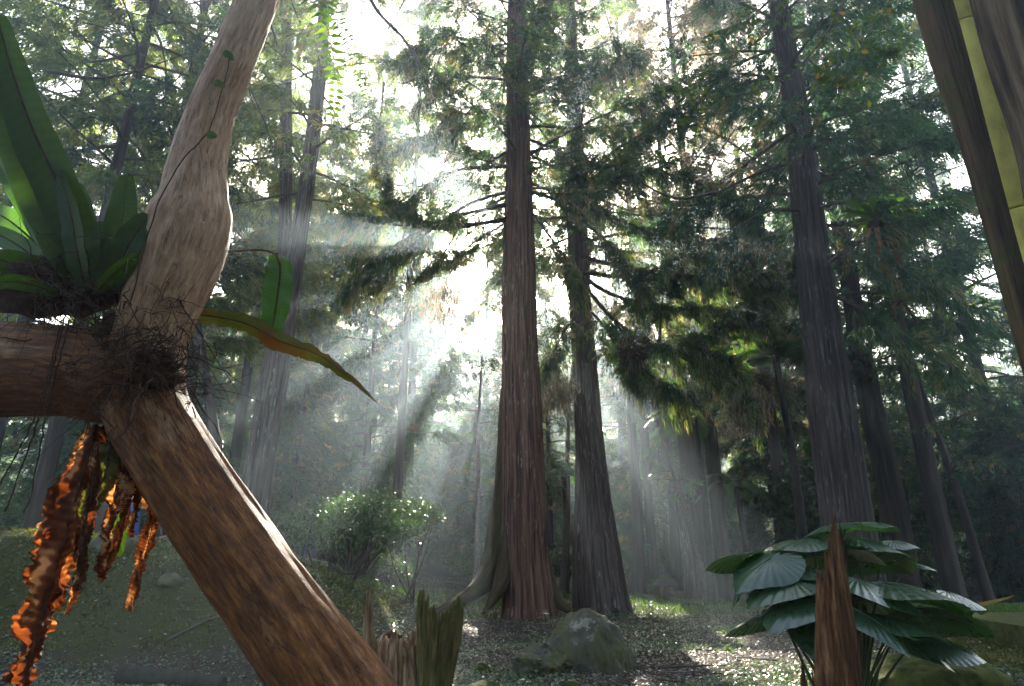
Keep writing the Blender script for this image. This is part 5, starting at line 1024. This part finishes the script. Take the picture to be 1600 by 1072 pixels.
# ------------------------------------------------------------------ litter, ground cover, grass, moss (uncountable)
rng = np.random.default_rng(77)
def floor_pts(n, fx, fy):
    x = fx(n); y = fy(n); return np.stack([x, y, hgt(x, y)], 1)
def lie(name, P, l, wd, tilt, lift, mat, tone, kind='stuff', pr=.45):
    n = len(P); a = rng.uniform(0, 6.28, n); D = nrm(np.stack([np.cos(a), np.sin(a), rng.normal(0, tilt, n)], 1)); S = nrm(np.cross(D, nrm(rng.normal(0, tilt, (n, 3)) + [0, 0, 1])))
    mb = MB(); blades(mb, P + np.array([0, 0, 1])*(lift*(.4 + rng.random(n)))[:, None], D, S, l*rng.uniform(.5, 1.4, n), wd*rng.uniform(.6, 1.3, n), tone, pr); return tag(mb.build(name, mat), kind=kind)
def near(n, x0, x1, y0, y1, keep):
    a = rng.random(n)
    y = y0*(y1/y0)**a; x = rng.uniform(-1, 1, n)*y*.95; P = np.stack([x, y, hgt(x, y)], 1); m = keep(x, y, rng.random(n)) & (x > x0) & (x < x1); return P[m]
cl = lambda x, y, s: vnoise(x*.9, y*.9, 0, s)
P = near(190000, -30, 30, 5.5, 34, lambda x, y, r_: (r_ > .75*mossy(x, y)) ); lie('leaf_litter', P, .055 + .0*P[:, 0], .026, .35, .015 + .006*P[:, 1]*0, M['litter'], np.clip(rng.normal(.45, .22, len(P)), 0, 1))
P = near(210000, -30, 30, 5.5, 34, lambda x, y, r_: (r_ < .45 + .9*cl(x, y, 3)) & (mossy(x, y) < .5)); lie('ground_cover', P, .05, .034, .5, .05, M['cover'], np.clip(rng.normal(.45, .2, len(P)) + .25*vnoise(P[:, 0]*1.4, P[:, 1]*1.4, 0, 8), 0, 1))
P = near(190000, -14, 12, 6.5, 17, lambda x, y, r_: (mossy(x, y) > .3 + .3*r_) & (vnoise(x*2.2, y*2.2, 0, 41) > -.25 - .5*r_)); lie('moss_fuzz', P, .06, .018, 1.4, .02, M['mossfuzz'], np.clip(rng.normal(.45, .2, len(P)) + .4*vnoise(P[:, 0]*1.6, P[:, 1]*1.6, 0, 4), 0, 1))
P = near(26000, -14, -1.6, 8.6, 18, lambda x, y, r_: (r_ < .25 + .9*cl(x, y, 6)) & (mossy(x, y) > .2)); lie('ground_cover', P, .06, .035, .7, .05, M['cover'], np.clip(rng.normal(.35, .2, len(P)), 0, .85))
def grass(n, keep, h, name='grass'):
    P = near(n, -20, 20, 7, 30, keep); m = len(P); D = nrm(rng.normal(0, .35, (m, 3)) + [0, 0, 1]); mb = MB(); blades(mb, P, D, side(D, rng), h*rng.uniform(.5, 1.3, m), .016, rng.random(m)); return tag(mb.build(name, M['grass']), kind='stuff')
grass(150000, lambda x, y, r_: ((y > 15.2) & (y < 24) & (x > -4) & (x < 9) & (r_ < .6 + .9*cl(x, y, 2))) | ((x > 6.6) & (y > 10.9) & (y < 14)), .16)

# haze -------------------------------------------------------------
def build_haze():
    x0, x1, y0, y1, z0, z1 = -125, 125, -14, 206, -2, 36
    V = np.array([(x, y, z) for x in (x0, x1) for y in (y0, y1) for z in (z0, z1)], float)
    Q = [(0, 1, 3, 2), (4, 6, 7, 5), (0, 4, 5, 1), (2, 3, 7, 6), (0, 2, 6, 4), (1, 5, 7, 3)]
    m = bpy.data.materials.new('haze_air'); m.use_nodes = True; n = m.node_tree.nodes; n.remove(n["Principled BSDF"])
    v = n.new("ShaderNodeVolumePrincipled"); v.inputs['Color'].default_value = (.72, .87, 1, 1); v.inputs['Density'].default_value = HAZE; v.inputs['Anisotropy'].default_value = .74
    m.node_tree.links.new(v.outputs[0], n["Material Output"].inputs['Volume'])
    tag(MB().add(V, Q).build('haze', m), kind='stuff')
build_haze()
